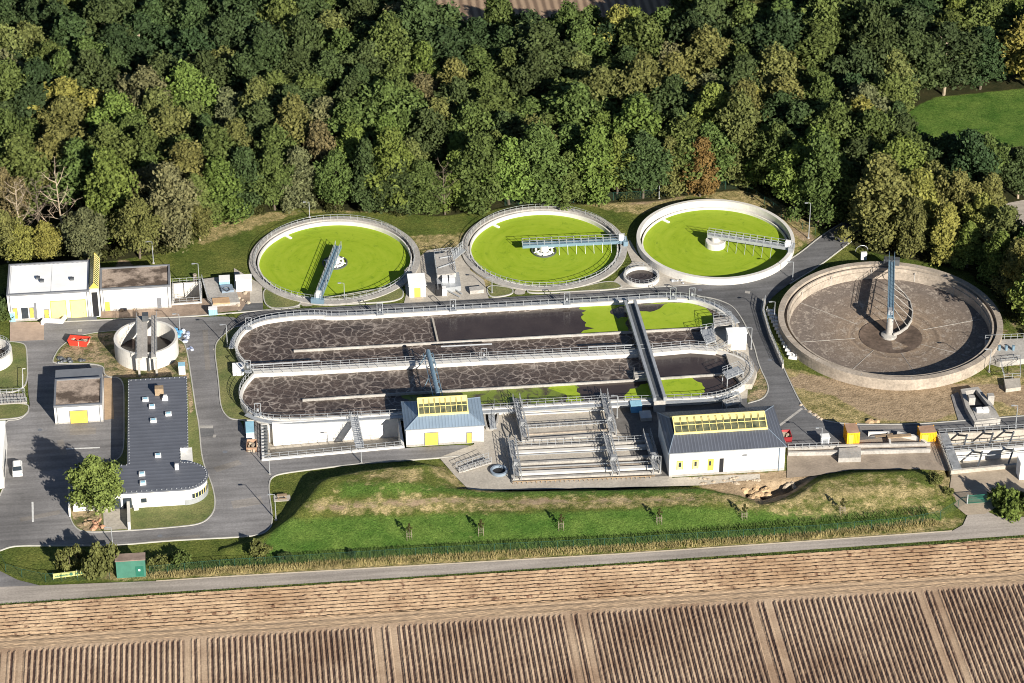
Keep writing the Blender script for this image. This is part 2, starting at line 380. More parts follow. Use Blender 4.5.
xs = np.concatenate([[-3500,-2000,-1200,-700,-400,-260,-190], np.arange(-150,150.1,0.8), [190,260,400,700,1200,2000,3500]])
ys = np.concatenate([[-900,-500,-300,-200,-150,-120,-100], np.arange(-90,95,0.8), np.arange(97,180,4), [200,240,300,400,600,900,1500,2500,4500,7000]])
XX, YY = np.meshgrid(xs, ys); ZZ = ground_z(XX, YY)
nx, ny = len(xs), len(ys)
vv = np.stack([XX, YY, ZZ], -1).reshape(-1, 3)
ii = (np.arange(ny-1)[:, None]*nx+np.arange(nx-1)[None, :]).reshape(-1)
ff = np.stack([ii, ii+1, ii+nx+1, ii+nx], 1)
me = bpy.data.meshes.new('ground'); me.from_pydata(vv.tolist(), [], ff.tolist()); me.update()
me.polygons.foreach_set('use_smooth', [True]*len(me.polygons))
ground = bpy.data.objects.new('ground', me); sc.collection.objects.link(ground); tag(ground, kind='structure')
def cover(name, polys, soft=2.0):
    v = np.zeros(XX.shape)
    for p, k in polys: v = np.maximum(v, k*smooth((sdist(XX, YY, XY(p))+soft/2)/soft))
    at = me.attributes.new(name, 'FLOAT', 'POINT'); at.data.foreach_set('value', v.reshape(-1).astype(np.float32))
cover('dry', [
 ([(200,215),(420,205),(470,200),(700,185),(760,185),(815,225),(790,262),(700,195),(640,215),(560,200),(430,212),(300,212),(240,232),(200,245)], 0.85),
 ([(410,235),(470,232),(500,300),(480,292),(430,275)], 0.8),
 ([(780,365),(830,378),(1040,375),(1040,430),(850,430),(800,410)], 0.95),
 ([(345,488),(400,484),(430,488),(420,500),(370,497)], 0.75), ([(440,463),(470,489),(520,497),(480,500),(430,485)], 0.95),
 ([(310,512),(480,505),(700,500),(930,495),(950,515),(800,522),(700,513),(560,517),(420,524),(310,526)], 0.55), ([(300,480),(430,466),(470,492),(700,490),(700,500),(480,503),(330,512)], 0.22),
 ([(770,490),(900,480),(950,500),(940,512),(770,520)], 0.5), ([(795,499),(860,494),(945,494),(945,503),(860,504),(795,509)], 1.0), ([(330,518),(480,514),(700,508),(700,513),(480,520),(330,524)], .8), ([(930,465),(965,470),(960,500),(935,495)], 1.0),
 ([(103,570),(300,566),(620,552),(900,530),(955,518),(972,520),(905,538),(620,558),(300,573),(103,580)], 1.0),
 ([(60,340),(110,338),(115,372),(55,362)], 1.0), ([(186,340),(200,420),(195,420),(184,350)], 0.9),
 ([(69,500),(100,500),(105,530),(72,525)], 0.9), ([(745,380),(768,385),(766,399),(748,402)], 1.0),
 ([(840,20),(1040,20),(1040,60)],0.0)], 3.0)
cover('soil', [
 ([(780,385),(800,372),(850,380),(1040,385),(1040,425),(1000,400),(930,422),(880,420),(830,395)], 0.9),
 ([(700,475),(790,470),(1000,463),(1000,468),(830,470),(812,480),(785,498),(762,504),(740,496),(700,487)], 1.0),
 ([(300,517),(480,507),(700,505),(700,510),(480,514),(300,524)], 0.62),
 ([(735,210),(790,225),(835,242),(815,250),(745,200)], 0.75), ([(620,205),(650,197),(700,195),(640,205)],0.8),
 ([(120,255),(190,300),(230,310),(100,318),(100,300)], 0.8),
 ([(950,300),(1040,280),(1040,385),(985,375),(1003,340)], 0.4),
 ([(748,385),(768,385),(766,402),(748,402)], 0.8)], 2.5)
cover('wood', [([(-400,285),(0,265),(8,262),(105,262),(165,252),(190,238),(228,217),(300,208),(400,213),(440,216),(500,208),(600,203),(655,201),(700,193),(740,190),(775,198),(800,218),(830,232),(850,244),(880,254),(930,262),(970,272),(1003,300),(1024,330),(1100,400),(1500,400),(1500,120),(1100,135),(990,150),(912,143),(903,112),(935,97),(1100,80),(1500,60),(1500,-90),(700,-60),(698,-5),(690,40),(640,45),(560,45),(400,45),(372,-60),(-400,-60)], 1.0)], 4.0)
cover('lush', [([(900,175),(900,112),(935,98),(1160,75),(1160,180)], 1.6), ([(340,498),(480,498),(700,492),(760,500),(930,500),(700,503),(480,506),(340,512)], .8), ([(280,528),(480,522),(700,515),(940,516),(950,522),(820,532),(620,545),(400,555),(250,560)], .9), ([(900,130),(935,100),(1100,84),(1160,170),(915,168)], 1.0), ([(340,475),(430,470),(450,480),(340,484)], .6), ([(225,240),(300,212),(430,214),(470,225),(430,240),(420,225),(320,216),(250,240)], .3)], 3.0)
cover('straw', [([(366,-60),(392,50),(560,50),(694,45),(705,-60),(1200,-60),(1200,-300),(-200,-300),(-200,-60)], 1.0)], 2.0)
m, nt, b = newmat('grass_and_soil'); pos = N(nt, 'ShaderNodeNewGeometry').outputs['Position']
def att(n): return N(nt, 'ShaderNodeAttribute', attribute_name=n).outputs['Fac']
def masked(n, scale, lo=0.35, hi=0.65, amp=1.0):
    a = N(nt, 'ShaderNodeMath', operation='MULTIPLY', inp={1: 1.0}); nt.links.new(att(n), a.inputs[0])
    s1 = N(nt, 'ShaderNodeMath', operation='ADD'); nt.links.new(a.outputs[0], s1.inputs[0])
    k = N(nt, 'ShaderNodeMath', operation='MULTIPLY_ADD', inp={1: amp, 2: -amp*0.5}); nt.links.new(noise(nt, scale, 6, 0.7), k.inputs[0]); nt.links.new(k.outputs[0], s1.inputs[1])
    return ramp(nt, s1.outputs[0], [(lo, (0,)*3), (hi, (1,)*3)])
g1 = ramp(nt, noise(nt, 0.12, 6, 0.65), [(0.35, (0.075,0.112,0.024)), (0.65, (0.165,0.180,0.048))])
g2 = mix(nt, 1.0, ramp(nt, noise(nt, 1.3, 6, 0.75), [(0.3, (0.62,0.66,0.55)), (0.7, (1.25,1.2,1.2))]), ramp(nt, noise(nt, 3.4, 4, 0.85), [(0.34, (0.42,0.48,0.42)), (0.64, (1.45,1.4,1.4))]), 'MULTIPLY')
grass = mix(nt, 1.0, g1, g2, 'MULTIPLY')
dry = ramp(nt, noise(nt, 0.5, 6, 0.7), [(0.35, (0.17,0.16,0.06)), (0.65, (0.50,0.40,0.22))])
dry = mix(nt, 1.0, dry, g2, 'MULTIPLY')
soil = ramp(nt, noise(nt, 0.6, 7, 0.75), [(0.3, (0.20,0.145,0.09)), (0.7, (0.50,0.38,0.25))])
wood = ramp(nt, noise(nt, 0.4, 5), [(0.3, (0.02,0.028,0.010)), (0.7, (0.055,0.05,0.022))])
wvm = N(nt, 'ShaderNodeTexWave', wave_type='BANDS', bands_direction='X', inp={'Scale': 0.16, 'Distortion': 1.0, 'Detail': 2.0}); nt.links.new(pos, wvm.inputs['Vector'])
straw = ramp(nt, wvm.outputs['Fac'], [(0.1, (0.20,0.14,0.10)), (0.9, (0.40,0.29,0.20))])
c0 = mix(nt, 1.0, ramp(nt, noise(nt, 0.2, 5), [(0.35, (0.062,0.135,0.024)), (0.65, (0.130,0.205,0.045))]), g2, 'MULTIPLY')
grass = mix(nt, masked('lush', 0.4, 0.25, 0.8, 1.3), grass, c0)
c = mix(nt, masked('dry', 0.5, 0.3, 0.75, 1.9), grass, dry); c = mix(nt, masked('soil', 0.35, 0.38, 0.66, 1.6), c, soil)
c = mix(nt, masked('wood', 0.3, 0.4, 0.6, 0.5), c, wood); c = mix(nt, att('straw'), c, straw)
nt.links.new(c, b.inputs['Base Color']); b.inputs['Roughness'].default_value = 0.95; b.inputs['Specular IOR Level'].default_value = 0.1
bump(nt, b, noise(nt, 2.2, 6, 0.75), 0.9, 0.35)
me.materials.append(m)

def sheet(name, pts, z, m, rnd=None): mb = MB(); mb.poly(chaikin(XY(pts), True) if (rnd if rnd is not None else name in ('yard','service_road','footpath')) else XY(pts), z); return struct(mb, name, m)
def kerb(name, pts, t=0.22, z=0.12, closed=False): mb = MB(); mb.wall(chaikin(XY(pts)), t, -0.1, z, closed); return struct(mb, name, M['kerb'])

# ---- plant roads (one asphalt sheet per carriageway, butted 4 mm apart in height)
sheet('yard', [(10,322),(10,341),(23,343),(27,348),(28,392),(30,404),(29,412),(20,420),(3,420),(5,484),(0,496),(-60,500),(-60,566),(0,550),(13.5,545),(60,545),(114,545),(168,540),(260,535.6),(271,528),(272,516),(268,488),(270,478),(279,473),(357,463.4),(439,457.6),(476,453.7),(474,444),(406,448),(262,460),(244,455),(244,421),(228,419),(221,408),(218,380),(213.5,346),(223,334),(239,324),(236,316),(180,317.5),(44,323)], 0.020, M['asphalt'])
sheet('service_road', [(233,340),(236,313.5),(266,310.5),(480,299),(620,290),(742,281),(772,270),(798,256),(824,234),(856,216),(874,222),(848,243),(818,266),(790,283),(770,299),(762,313),(782.5,364),(803,407),(820,419.5),(848,424),(915,424),(1024,416),(1090,412),(1090,426),(1024,428),(935,433),(787,447),(650,447),(618,440),(600,400),(700,380),(700,310),(330,330),(250,400),(230,380)], 0.026, M['asphalt_dark'])
sheet('forecourt', [(10,322),(44,322),(44,340),(10,341.5)], 0.03, mat('terracotta_concrete_paving', (0.42,0.32,0.25), 0.85, 0.1, 0.3, fine=0.15, fscale=1.2))
# ---- farm road along the field with its fork
sheet('farm_road', [(-120,592),(0,587),(156,581),(220,577),(400,566.6),(620,554),(820,540.5),(952,531),(963,525),(968,514),(988,512),(1002,518),(1040,516),(1120,510),(1120,529),(1024,535),(820,549),(620,563),(400,577.5),(156,593),(0,604),(-120,610)], 0.02, M['farmroad'])
sheet('road_verge_strip', [(156,580.6),(220,576.4),(400,566),(620,553.4),(820,539.8),(952,530.4),(952,531.5),(820,541),(620,554.6),(400,567.2),(220,577.6),(156,581.6)], 0.028, mat('pale_gravel_edge', (0.58,0.50,0.38), 0.9, 0.15, 1.0))
sheet('farm_road_fork', [(-120,560),(0,571),(18,580),(44,586.5),(60,586),(50,592),(0,589),(-120,584)], 0.012, M['asphalt'])
# ---- paths and paved aprons
sheet('paved_apron', [(404,303),(406,295),(404,270),(428,250),(470,246),(470,270),(484,280),(489,299.4)], 0.012, M['pave'])
sheet('paved_apron', [(234,296),(234,268),(262,285),(263,309),(238,311)], 0.013, M['pave'])
sheet('paved_apron', [(606,289.5),(632,262),(624,243),(630,240),(640,258),(655,270),(690,279),(720,280.5),(742,279.5),(742,280.5),(690,285.5),(632,290)], 0.013, M['pave'])
sheet('paved_apron', [(439,457.5),(474,444.5),(478,396),(520,394),(655,390),(672,478),(760,474),(760,479),(700,485.5),(620,487.5),(470,491),(455,476)], 0.034, M['pave'])
sheet('gravel_yard', [(600,405),(655,405),(668,476),(640,478),(625,440)], 0.040, mat('grey_gravel', (0.16,0.15,0.14), 0.95, 0.2, 0.8, fine=0.25, fscale=3))
sheet('paved_apron', [(693,300),(715,303),(735,318),(748,345),(752,380),(757,398),(700,401),(690,350)], 0.038, M['pave'])
sheet('footpath', [(4,378),(28,377),(28,380),(4,381)], 0.02, M['pave'])
sheet('footpath', [(213,347.8),(236,347),(236,350.5),(213.5,351.5)], 0.032, M['pave'])
sheet('footpath', [(227,382),(236,381),(238,398),(229,398)], 0.032, M['pave'])
sheet('footpath', [(301,306.6),(301,300),(314,299),(314,306)], 0.032, M['pave'])
sheet('footpath', [(514,294.8),(515,289),(524,288),(526,294.4)], 0.032, M['pave'])
sheet('entrance_path', [(103,505),(128,503),(128,529.5),(104,531)], 0.160, M['pave'])
sheet('dirt_yard', [(100,318),(100,309),(172,304),(250,290),(250,309),(180,317)], 0.016, mat('bare_rubble_ground', (0.33,0.25,0.19), 0.95, 0.28, 0.5, fine=0.25, fscale=3))
sheet('inlet_apron', [(787,448),(836,440),(935,433),(953,471),(915,469),(850,470),(812,476),(787,478)], 0.012, mat('dirty_concrete_ground', (0.34,0.28,0.22), 0.9, 0.2, 0.3, fine=0.25, fscale=2.5))
sheet('asphalt_margin', [(243.8,420.8),(259.5,422.5),(262.5,460.5),(243.8,455.5)], 0.022, M['asphalt'])
sheet('courtyard_strip', [(104,378),(112,378),(114,419),(104.5,420)], 0.034, M['tracksoil'])
sheet('asphalt_pad', [(241,311),(246,303.5),(263,303),(263,309.7)], 0.024, M['asphalt_dark'])
sheet('track', [(995,222),(1003,204),(1040,197),(1120,190),(1120,222),(1040,228)], 0.03, M['farmroad'])
sheet('driveway', [(948,500),(952,472),(1000,466),(1090,462),(1090,505),(995,508),(985,514),(966,515)], 0.03, mat('dusty_concrete_drive', (0.40,0.33,0.25), 0.9, 0.15, 0.3, fine=0.2, fscale=2))
# ---- raised lawn islands with kerbs
IS_A = [(53,364),(53,359),(60,347),(75,337),(94,333),(113,331),(150,330),(183,340),(187.5,352),(196,410),(199,424),(202,461),(212,484),(215.5,500),(214,513),(202,524.5),(168,528),(135,530.5),(84,533),(74,527),(69,515),(69,470),(124,462),(124,378),(104,377),(104,364)]
mm, nt, b = newmat('lawn')
g1 = ramp(nt, noise(nt, 0.2, 6, 0.65), [(0.35, (0.095,0.125,0.030)), (0.66, (0.20,0.195,0.07))])
g2 = ramp(nt, noise(nt, 3.0, 6, 0.85), [(0.32, (0.55,)*3), (0.68, (1.35,)*3)])
nt.links.new(mix(nt, 1.0, g1, g2, 'MULTIPLY'), b.inputs['Base Color']); b.inputs['Roughness'].default_value = 0.95; bump(nt, b, noise(nt, 3, 5), 0.6, 0.2)
M['lawn'] = mm
mm, nt, b = newmat('rough_weedy_ground')
f = ramp(nt, noise(nt, 0.3, 6, 0.7), [(0.42, (0,)*3), (0.56, (1,)*3)])
g2 = ramp(nt, noise(nt, 1.8, 6, 0.75), [(0.28, (0.5,)*3), (0.72, (1.3,)*3)])
nt.links.new(mix(nt, 1.0, mix(nt, f, (0.10,0.11,0.03), (0.40,0.30,0.18)), g2, 'MULTIPLY'), b.inputs['Base Color']); b.inputs['Roughness'].default_value = 0.95; bump(nt, b, noise(nt, 2.5, 5), 0.9, 0.4)
M['weedy'] = mm
def island(name, pts, m, z=0.10, kerbed=True):
    w = chaikin(XY(pts), True); mb = MB(); mb.prism(w, -0.12, z); struct(mb, name, m)
    if kerbed: mk = MB(); mk.wall(w, 0.22, -0.1, z+0.04, True); struct(mk, name+'_kerb', M['kerb'])
island('lawn_island', IS_A, M['lawn'])
mb = MB(); mb.prism(XY([(54.5,362),(61,348),(75,338.5),(94,334.5),(113,333),(150,332),(182,341),(186,352),(194,410),(190,415),(186,378),(124,378),(104,376),(104,363)]), 0.05, 0.115); struct(mb, 'rough_ground', M['weedy'])
mb = MB(); mb.prism(XY([(71,512),(71,503),(101,503),(102,531),(85,531.4),(76,526)]), 0.05, 0.118); struct(mb, 'rough_ground', M['weedy'])
island('lawn_island', [(239,324.5),(223.5,334.5),(213.8,346),(218.5,380),(220.5,408),(228,418.5),(240,420.5),(281,420),(300,405),(300,330)], M['lawn'])
island('lawn_island', [(0,341),(23,343),(27,348),(28,392),(-40,396),(-40,335)], M['lawn'])
island('lawn_island', [(-40,405),(28.5,403),(29,412),(20,419),(-40,421)], M['lawn'])
island('lawn_island', [(262.5,285),(265,309.5),(300,306.9),(301,298)], M['lawn'])
island('lawn_island', [(315,300),(315,305.7),(403.5,301.5),(403,285)], M['lawn'])
island('lawn_island', [(489,298.5),(486,285),(513,288),(513,294.6)], M['lawn'])
island('lawn_island', [(527,294),(528,288),(570,290),(612,280),(625,288),(600,290.5)], M['lawn'])
kerb('road_kerb', [(620,289),(690,285.5),(742,280.5),(772,269.5),(798,255),(824,233.5),(856,215)])
kerb('road_kerb', [(790,284),(818,267),(848,244),(874,223)])
kerb('road_kerb', [(763,299),(760.5,314),(781.5,364),(802,407.5),(819.5,420),(848,424.6),(915,424.6),(1024,415.8),(1090,411.5)])
kerb('road_kerb', [(697,296),(716,299),(733,306),(744,322),(754,345),(759,366),(770,388),(764,399),(748,403.5)])
kerb('road_kerb', [(0,550.6),(13.5,545.6),(60,545.6),(114,545.6),(168,540.6),(260,536),(271.5,528),(272.5,516),(268.5,488),(270.5,478),(280,473.4),(357,463.8),(439,458),(460,456)])
kerb('road_kerb', [(44,323),(113,319.5),(180,317.3),(266,310.3),(300,307)])
kerb('road_kerb', [(28,412),(20,420),(3,420.5),(5,484),(0,496)])
mb = MB(); mb.poly(XY([(747,403),(748,388),(752,382),(760,368),(769,388),(763,398.5)]), 0.05); struct(mb, 'rough_ground', M['weedy'])
# painted marks, manholes, channel drain across the road
def strip(name, a, b_, w_, z, m, label=None):
    p, q = G(*a), G(*b_); d = (q-p)[:2]; L = np.linalg.norm(d); mb = MB(); mb.obox((p+q)[:2]/2, math.atan2(d[1], d[0]), L, w_, z-0.02, z); return struct(mb, name, m)
strip('road_marking', (66,449), (100,447.6), 0.35, 0.034, M['linepaint'])
strip('road_marking', (32.5,502), (33,522), 0.35, 0.034, M['linepaint'])
strip('drain_channel', (779,426), (802,408.5), 0.5, 0.04, M['concrete'])
for a, b_ in (((200,427),(213,427)), ((333,314.6),(340,314.2)), ((412,311),(419,310.7)), ((745,292),(750,292.6)), ((78,330.5),(82,330.3)), ((213,436),(216,436.2))):
    strip('drain_cover', a, b_, 0.9, 0.036, M['concrete'])
strip('asphalt_patch', (200,433), (214,431.5), 3.0, 0.030, M['asphalt_dark'])
M['asphalt_old'] = m_asphalt('stained_asphalt', 0.205, (1.08,1,.92), .3)
for a, b_, w_ in (((70,432),(96,431),2.2),((60,440),(64,455),1.2),((215,470),(240,462),1.6),((232,505),(262,500),2.4),((150,541),(200,536),.9),((20,520),(60,512),1.2),((745,352),(757,372),1.0),((560,293),(600,291),1.4),((860,428),(905,427),1.2),((205,330),(208,370),1.0)):
    strip('asphalt_patch', a, b_, w_, 0.031, M['asphalt_old'])
for a in ((225,452),(160,536),(60,470),(40,430),(770,360),(700,290),(380,312),(120,325)):
    g = G(*a); struct(MB().poly(circ(g[:2], .45, 14), .034), 'manhole_cover', M['metalgrey'])

# ---- the ploughed field: real ridges
def fy(px): # top of the long rows along the headland track
    return 653 + (px-0)*(582-653)/1024.0
ytop_road = [G(x, y)[1] for x, y in ((0,606),(1024,537))]
yA = G(0,653)[1]; yB = G(1024,582)[1]; rows_top = (yA+yB)/2+0.6
hA = G(0,606)[1]; hB = G(1024,537)[1]
def road_edge(x):   # lower edge of the farm road in world y
    pts = [G(px, py)[:2] for px, py in ((-120,611.5),(0,605),(156,594.5),(400,579),(620,564),(820,550.5),(1024,536.5),(1120,530))]
    return np.interp(x, [p[0] for p in pts], [p[1] for p in pts])
fx = np.arange(-150, 150, 0.225); TR = [G(x, y)[0] for x, y in ((12,655),(195,640),(385,627),(575,614),(760,601),(927,592))]
fyv = np.arange(rows_top-75, rows_top+1e-6, 0.6)
Xf, Yf = np.meshgrid(fx, fyv)
rz = 0.17*np.cos(2*math.pi*(Xf+0.05*np.sin(Yf*0.13+Xf*0.05))/0.95)
j = RNG.normal(0, 0.018, Xf.shape); edge = smooth((rows_top-0.4-Yf)/0.8)
trk = np.ones(fx.shape)
for t in TR:
    for o_ in (-1.35, 1.35): trk *= 1-np.exp(-((fx-t-o_)/0.62)**4)
Zf = (rz+j)*edge*trk[None, :] + 0.05
def gridmesh(name, X, Y, Z, m):
    ny_, nx_ = X.shape; v = np.stack([X, Y, Z], -1).reshape(-1, 3); i_ = (np.arange(ny_-1)[:, None]*nx_+np.arange(nx_-1)[None, :]).reshape(-1)
    f = np.stack([i_, i_+1, i_+nx_+1, i_+nx_], 1); me = bpy.data.meshes.new(name); me.from_pydata(v.tolist(), [], f.tolist()); me.update()
    o = bpy.data.objects.new(name, me); sc.collection.objects.link(o); me.materials.append(m); return tag(o, kind='structure')
m, nt, b = newmat('ridged_soil')
s1 = ramp(nt, noise(nt, 0.35, 5, 0.6), [(0.3, (0.30,0.215,0.145)), (0.7, (0.44,0.33,0.22))])
s2 = ramp(nt, noise(nt, 2.6, 5, 0.8), [(0.28, (0.72,)*3), (0.7, (1.12,)*3)])
blot = mix(nt, 1.0, ramp(nt, noise(nt, 0.9, 4, 0.6), [(0.57, (1,)*3), (0.66, (0.42,0.34,0.34))]), ramp(nt, noise(nt, 0.06, 5, 0.65), [(0.35, (0.72,0.66,0.62)), (0.6, (1.05,)*3)]), 'MULTIPLY')
nt.links.new(mix(nt, 1.0, mix(nt, 1.0, s1, s2, 'MULTIPLY'), blot, 'MULTIPLY'), b.inputs['Base Color']); b.inputs['Roughness'].default_value = 1.0; b.inputs['Specular IOR Level'].default_value = 0.05
M['ridge'] = m
m2 = m.copy(); m2.name = 'dark_ridged_soil'
m, nt, b = newmat('row_soil')   # ridge shade put into the colour: furrows dark, with crop litter, crests pale
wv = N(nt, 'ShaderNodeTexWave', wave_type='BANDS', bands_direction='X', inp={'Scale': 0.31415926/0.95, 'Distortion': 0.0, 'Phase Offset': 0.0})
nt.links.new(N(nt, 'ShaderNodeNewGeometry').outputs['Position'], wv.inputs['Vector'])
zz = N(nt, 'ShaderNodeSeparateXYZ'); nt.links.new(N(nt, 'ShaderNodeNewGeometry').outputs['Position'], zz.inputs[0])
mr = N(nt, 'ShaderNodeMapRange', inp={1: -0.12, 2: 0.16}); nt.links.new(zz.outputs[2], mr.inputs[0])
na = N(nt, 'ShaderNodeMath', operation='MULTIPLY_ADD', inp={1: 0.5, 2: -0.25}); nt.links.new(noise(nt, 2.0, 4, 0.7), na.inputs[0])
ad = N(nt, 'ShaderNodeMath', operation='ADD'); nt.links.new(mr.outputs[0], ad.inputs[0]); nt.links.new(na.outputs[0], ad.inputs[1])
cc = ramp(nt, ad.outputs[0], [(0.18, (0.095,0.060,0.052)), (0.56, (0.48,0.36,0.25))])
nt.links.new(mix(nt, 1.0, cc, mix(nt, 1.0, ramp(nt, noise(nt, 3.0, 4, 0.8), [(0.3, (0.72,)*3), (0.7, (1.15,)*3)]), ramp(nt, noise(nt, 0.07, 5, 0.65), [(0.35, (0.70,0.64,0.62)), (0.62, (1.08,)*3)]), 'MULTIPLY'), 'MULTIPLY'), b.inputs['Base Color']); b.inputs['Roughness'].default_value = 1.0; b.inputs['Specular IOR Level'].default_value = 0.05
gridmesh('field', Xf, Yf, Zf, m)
# headland, rows parallel to the road
hx = np.arange(-150, 150, 0.9); K = 260
u = np.linspace(0, 1, K)
Xh = np.tile(hx, (K, 1)); top = road_edge(hx)
Yh = rows_top+2.9+(top-0.35-rows_top-2.9)[None, :]*u[:, None]
Zh = 0.05+0.13*np.cos(2*math.pi*(Yh-rows_top)/0.98)+RNG.normal(0, 0.045, Xh.shape)+0.05*np.sin(Xh*1.7+Yh*9)*np.sin(Xh*.53)
gridmesh('field_headland', Xh, Yh, Zh, M['ridge'])
tx = np.arange(-150, 150, 0.8); tyy = np.linspace(rows_top-0.1, rows_top+2.95, 24); Xt, Yt = np.meshgrid(tx, tyy)
Zt = 0.06-0.06*np.exp(-((Yt-rows_top-0.85)/0.35)**2)-0.10*np.exp(-((Yt-rows_top-2.2)/0.35)**2)+RNG.normal(0, 0.02, Xt.shape)
gridmesh('field_track', Xt, Yt, Zt, M['tracksoil'])
# ================================================================ ROUND BASINS
def polar(c, r, t, z): return (c[0]+r*math.cos(t), c[1]+r*math.sin(t), z)
def ang(c, px, py, z): g = G(px, py, z); return math.atan2(g[1]-c[1], g[0]-c[0]), math.hypot(g[0]-c[0], g[1]-c[1])
def lattice_bridge(parent, p0, p1, z, wdt, deckm, railm, truss=0.0, name='bridge'):
    p0 = np.array(p0[:2]); p1 = np.array(p1[:2]); d = p1-p0; L = np.linalg.norm(d); d /= L; nn = np.array([-d[1], d[0]]); a = math.atan2(d[1], d[0])
    mb = MB(); mb.obox((p0+p1)/2, a, L, wdt, z-0.25, z)
    for s in (-1, 1): mb.obox((p0+p1)/2+nn*s*wdt/2, a, L, 0.16, z-0.55, z+0.12)
    br = mb.build(name, deckm, parent)
    mr = MB()
    for s in (-1, 1):
        q0 = p0+nn*s*wdt/2; q1 = p1+nn*s*wdt/2; mr.rail([q0, q1], z, 1.15, 1.5, 0.05)
        if truss:
            n = int(L/2); pts = [(*(q0+(q1-q0)*k/n), z-0.5-(truss if k % 2 else 0)) for k in range(n+1)]; mr.tube(pts, 0.06)
            mr.bar((*q0, z-0.5-truss), (*q1, z-0.5-truss), 0.07)
    r = mr.build('railing', railm, br if False else parent)
    return br
def clarifier(c, R, label, end_px, z_end, swirlname, raised=False, bm='bsteel', rm='steel', over=0.0, start_px=None):
    t = thing('clarifier', label, 'settling tank', (*c, 0), None)
    if not raised:
        MB().lathe(c, [(R, -0.6), (R, 0.30), (R-1.35, 0.30), (R-1.35, -1.6)], 128).build('rim_walkway', M['concrete'], t, False)
        MB().lathe(c, [(R-1.75, -1.6), (R-1.75, 0.12), (R-2.05, 0.12), (R-2.05, -1.6)], 128).build('overflow_weir', M['white_conc'], t)
        MB().lathe(c, [(R-1.0, -0.75), (R-2.0, -0.75)], 96).build('gutter', M['dark'], t)
        mr = MB(); mr.rail(circ(c, R-1.2, 72)+[circ(c, R-1.2, 72)[0]], 0.30, 1.1, 1.4, 0.045); mr.build('railing', M['steel'], t)
        mr = MB(); mr.rail(circ(c, R-0.25, 72)+[circ(c, R-0.25, 72)[0]], 0.30, 0.9, 1.4, 0.03).build('outer_railing', M['steel'], t) if False else None
        zr, wr, zw = 0.30, R-1.9, -0.75
    else:
        MB().lathe(c, [(R, -0.6), (R, 1.5), (R-0.75, 1.5), (R-0.75, -1.6)], 128).build('tank_wall', M['white_conc'], t)
        MB().lathe(c, [(R-1.15, -1.6), (R-1.15, 0.15), (R-1.4, 0.15), (R-1.4, -1.6)], 128).build('overflow_weir', M['white_conc'], t)
        MB().lathe(c, [(R-0.7, -0.7), (R-1.2, -0.7)], 96).build('gutter', M['dark'], t)
        zr, wr, zw = 1.5, R-1.35, -0.35
    mb = MB(); mb.poly(circ(c, wr, 96), zw); mb.build('algae_surface', m_algae(swirlname, c), t)
    # bridge from beyond the centre to the rim
    th, _ = ang(c, *end_px, z_end)
    e = np.array(polar(c, R-0.3, th, 0)[:2]); s0 = np.array(polar(c, over, th+math.pi, 0)[:2])
    lattice_bridge(t, s0, e, z_end, 1.15, M[bm], M[rm], 0.0)
    mb = MB()
    mb.obox(e, th+math.pi/2, 2.6, 0.9, zr, zr+1.0); mb.build('end_carriage', M['bsteel'] if not raised else M['steel'], t)
    mb = MB(); mb.obox(e-0.8*np.array([math.cos(th), math.sin(th)]), th, 1.0, 0.8, z_end, z_end+1.3); mb.build('control_box', M['white'], t)
    # centre
    MB().lathe(c, [(0.01, z_end-0.3), (1.0, z_end-0.3), (1.0, -1.5)], 24).build('centre_column', M['white_conc'], t)
    if not raised:
        MB().lathe(c, [(1.5, zw-0.2), (1.5, zw+0.45), (1.9, zw+0.45), (1.9, zw-0.2)], 40).build('inlet_drum', M['white'], t)
        MB().lathe(c, [(2.35, zw-0.2), (2.35, zw+0.3), (2.6, zw+0.3), (2.6, zw-0.2)], 40).build('scum_ring', M['dsteel'], t)
        for k in range(6): a = th+k*math.pi/3+0.4; MB().bar(polar(c, 0.9, a, zw+0.5), polar(c, 2.4, a, zw+0.35), 0.12).build('spoke', M['white'], t)
    else:
        MB().lathe(c, [(0.01, 1.0), (2.0, 1.0), (2.1, 0.8), (2.1, zw-0.2)], 40).build('inlet_drum', M['white_conc'], t)
    # hanging scraper struts in the scum
    d = np.array([math.cos(th), math.sin(th)]); nn = np.array([-d[1], d[0]])
    for k in np.arange(3, R-3, 1.8): MB().bar((*(np.array(c)+d*k-nn*0.7), z_end-0.2), (*(np.array(c)+d*k-nn*1.8), zw), 0.05).build('skimmer_strut', M['steel'], t)
    a = ang(c, end_px[0], end_px[1], 0)[0]
    # skimmer chute at the far upper left rim
    tt = math.radians(128); mb = MB(); q = polar(c, wr-1.0, tt, 0); mb.obox(q[:2], tt, 1.6, 0.6, zw-0.1, zw+0.2); mb.build('scum_chute', M['white'], t)
    return t
clarifier(C1, R1, 'round clarifier full of green algae with slanting blue bridge towards its front rim', (318,298), 1.1, 'algae_swirl_first', over=4.0)
clarifier(C2, R2, 'round clarifier full of green algae with level blue bridge, middle of three', (621,240), 1.1, 'algae_swirl_second', over=4.5)
clarifier(C3, R3, 'round clarifier of green algae with high white rim and no railing', (786,246), 2.2, 'algae_swirl_third', raised=True, bm='steel', over=1.6)

